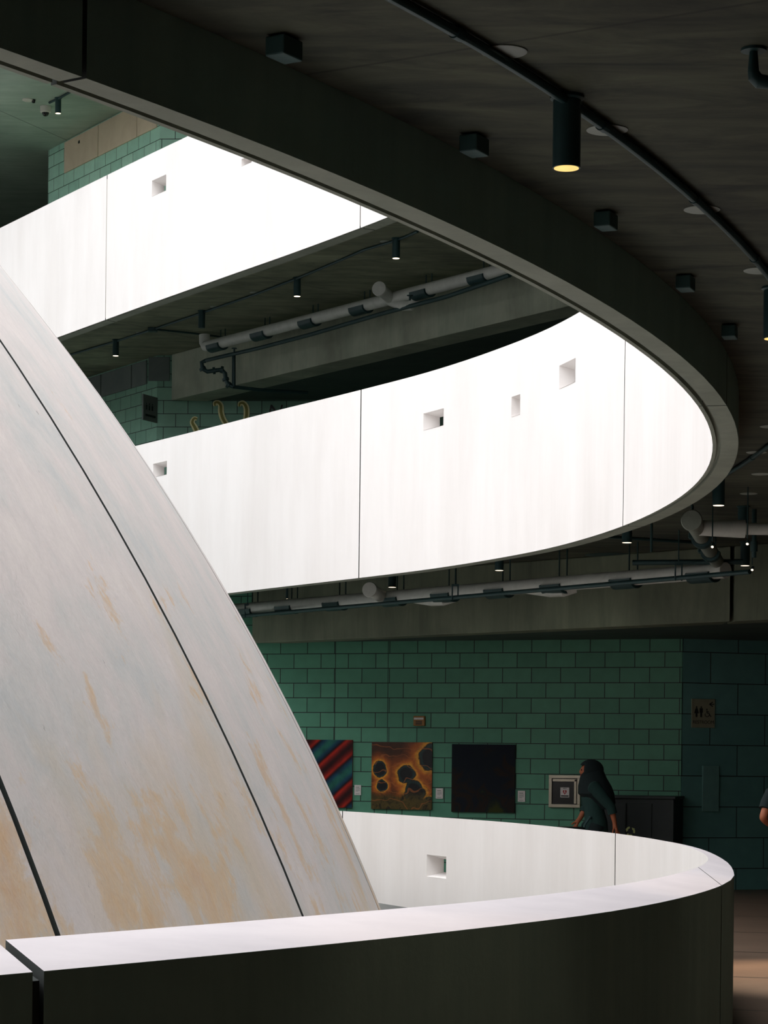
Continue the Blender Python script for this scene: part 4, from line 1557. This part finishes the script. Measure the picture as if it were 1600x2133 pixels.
    for sx, st_ in ((-1, stride), (1, -stride)):
        wear(MB().tube([(sx * .085, 0, .9), (sx * .09, st_ * .3, .68), (sx * .09, st_ * .55 + .03, .49), (sx * .09, st_ * .78, .3), (sx * .09, st_ - .03, .1)], [.11, .1, .08, .075, .07], 14),
             'trouser_leg', M['cloth_dark'])
        q_ = MB()
        q_.tube([(sx * .09, st_ - .085, .045), (sx * .09, st_ - .02, .055), (sx * .093, st_ + .08, .045), (sx * .095, st_ + .17, .03)], [.035, .048, .046, .028], 12)
        wear(q_, 'shoe', M['black'])
    if scarf:
        mb = MB()
        c_ = Vector((0, lean + .02, 1.605))
        seg, rg_ = 24, []
        for j in range(13):
            th = PI * j / 12
            rg_.append([])
            for k in range(seg):
                ph = 2 * PI * k / seg
                v = Vector((.118 * math.sin(th) * math.cos(ph), .165 * math.sin(th) * math.sin(ph) - .03, .138 * math.cos(th)))
                rg_[-1].append((mb.vert(c_ + v), v))
        for j in range(12):
            for k in range(seg):
                q = [rg_[j][k], rg_[j][(k + 1) % seg], rg_[j + 1][(k + 1) % seg], rg_[j + 1][k]]
                m_ = sum((x[1] for x in q), Vector()) / 4
                if m_.y > .068 and -.105 < m_.z < .075:
                    continue
                mb.face([x[0] for x in q])
        so = wear(mb, 'headscarf', M['cloth_dark'])
        sd_ = so.modifiers.new('cloth', 'SOLIDIFY')
        sd_.thickness = .012
        wear(loft([(0, lean - .19, 1.1, .17, .10), (0, lean - .15, 1.18, .21, .18), (0, lean - .08, 1.3, .23, .235), (0, lean - .06, 1.4, .215, .215), (0, lean - .04, 1.5, .155, .175), (0, lean - .03, 1.6, .112, .14)]), 'shawl', M['cloth_dark'])
    else:
        mb = MB()
        c_ = Vector((0, lean + .015, 1.63))
        rg_ = []
        seg = 22
        for j in range(8):
            th = PI * .62 * j / 7
            rg_.append([mb.vert(c_ + Vector((.09 * math.sin(th) * math.cos(2 * PI * k / seg), .112 * math.sin(th) * math.sin(2 * PI * k / seg) - .01, .1 * math.cos(th)))) for k in range(seg)])
        for j in range(7):
            for k in range(seg):
                mb.face((rg_[j][k], rg_[j][(k + 1) % seg], rg_[j + 1][(k + 1) % seg], rg_[j + 1][k]))
        ho = wear(mb, 'hair', M['black'])
    mb = MB()
    for sx in (-1, 1):
        mb.lathe((sx * .032, lean + .125, 1.605), [(.004, -.006), (.011, -.003), (.011, .003), (.004, .006)], 10, (0, 1, 0))
    wear(mb, 'eyes', M['black'])
    wear(MB().lathe((0, lean + .128, 1.535), [(.004, -.005), (.02, 0), (.004, .005)], 10, (0, 1, 0)), 'mouth', M['red'])
    t.rotation_euler = (0, 0, rz)
    return t


yp = 31.2
xp = (1243 - 800) / F * yp
person('person in dark headscarf and teal tunic walking left past the steel wall cabinet', (xp, yp, 0), R(98),
       ((-.235, -.14, 1.13), (-.25, -.2, .89)), ((.22, .08, 1.12), (.17, .2, .93)), .24, 'cloth_teal', True, .08)
yq = 24.0
person('person at the right edge, mostly out of view, one bare bent elbow showing', ((1643 - 800) / F * yq, yq, 0), 0,
       ((-.262, -.06, 1.17), (-.10, .12, 1.06)), ((.24, -.05, 1.14), (.2, .15, .95)), .05, 'cloth_dark', False, .02)
# push cart in front of the walking person
xc = (1190 - 800) / F * yp
t = thing('push_cart', 'dark push cart in front of the walking person, mostly hidden by the parapet', 'cart', (xc, yp, 0))
MB().box((xc, yp, .62), (.34, .42, .5)).build('basket', M['black'], t, smooth=0, bevel=.02)
MB().tube([(xc + .1, yp - .18, .4), (xc + .17, yp - .18, .9), (xc + .24, yp - .18, 1.0), (xc + .24, yp + .18, 1.0), (xc + .17, yp + .18, .9), (xc + .1, yp + .18, .4)], .014, 10).build('handle', M['black_metal'], t)
for sx in (-.13, .13):
    for sy in (-.2, .2):
        MB().lathe((xc + sx, yp + sy, .09), [(.03, -.02), (.09, -.018), (.09, .018), (.03, .02)], 20, (0, 1, 0)).build('wheel', M['black'], t)
        MB().tube([(xc + sx, yp + sy * .9, .09), (xc + sx * .9, yp + sy * .85, .42)], .012, 8).build('strut', M['black_metal'], t)
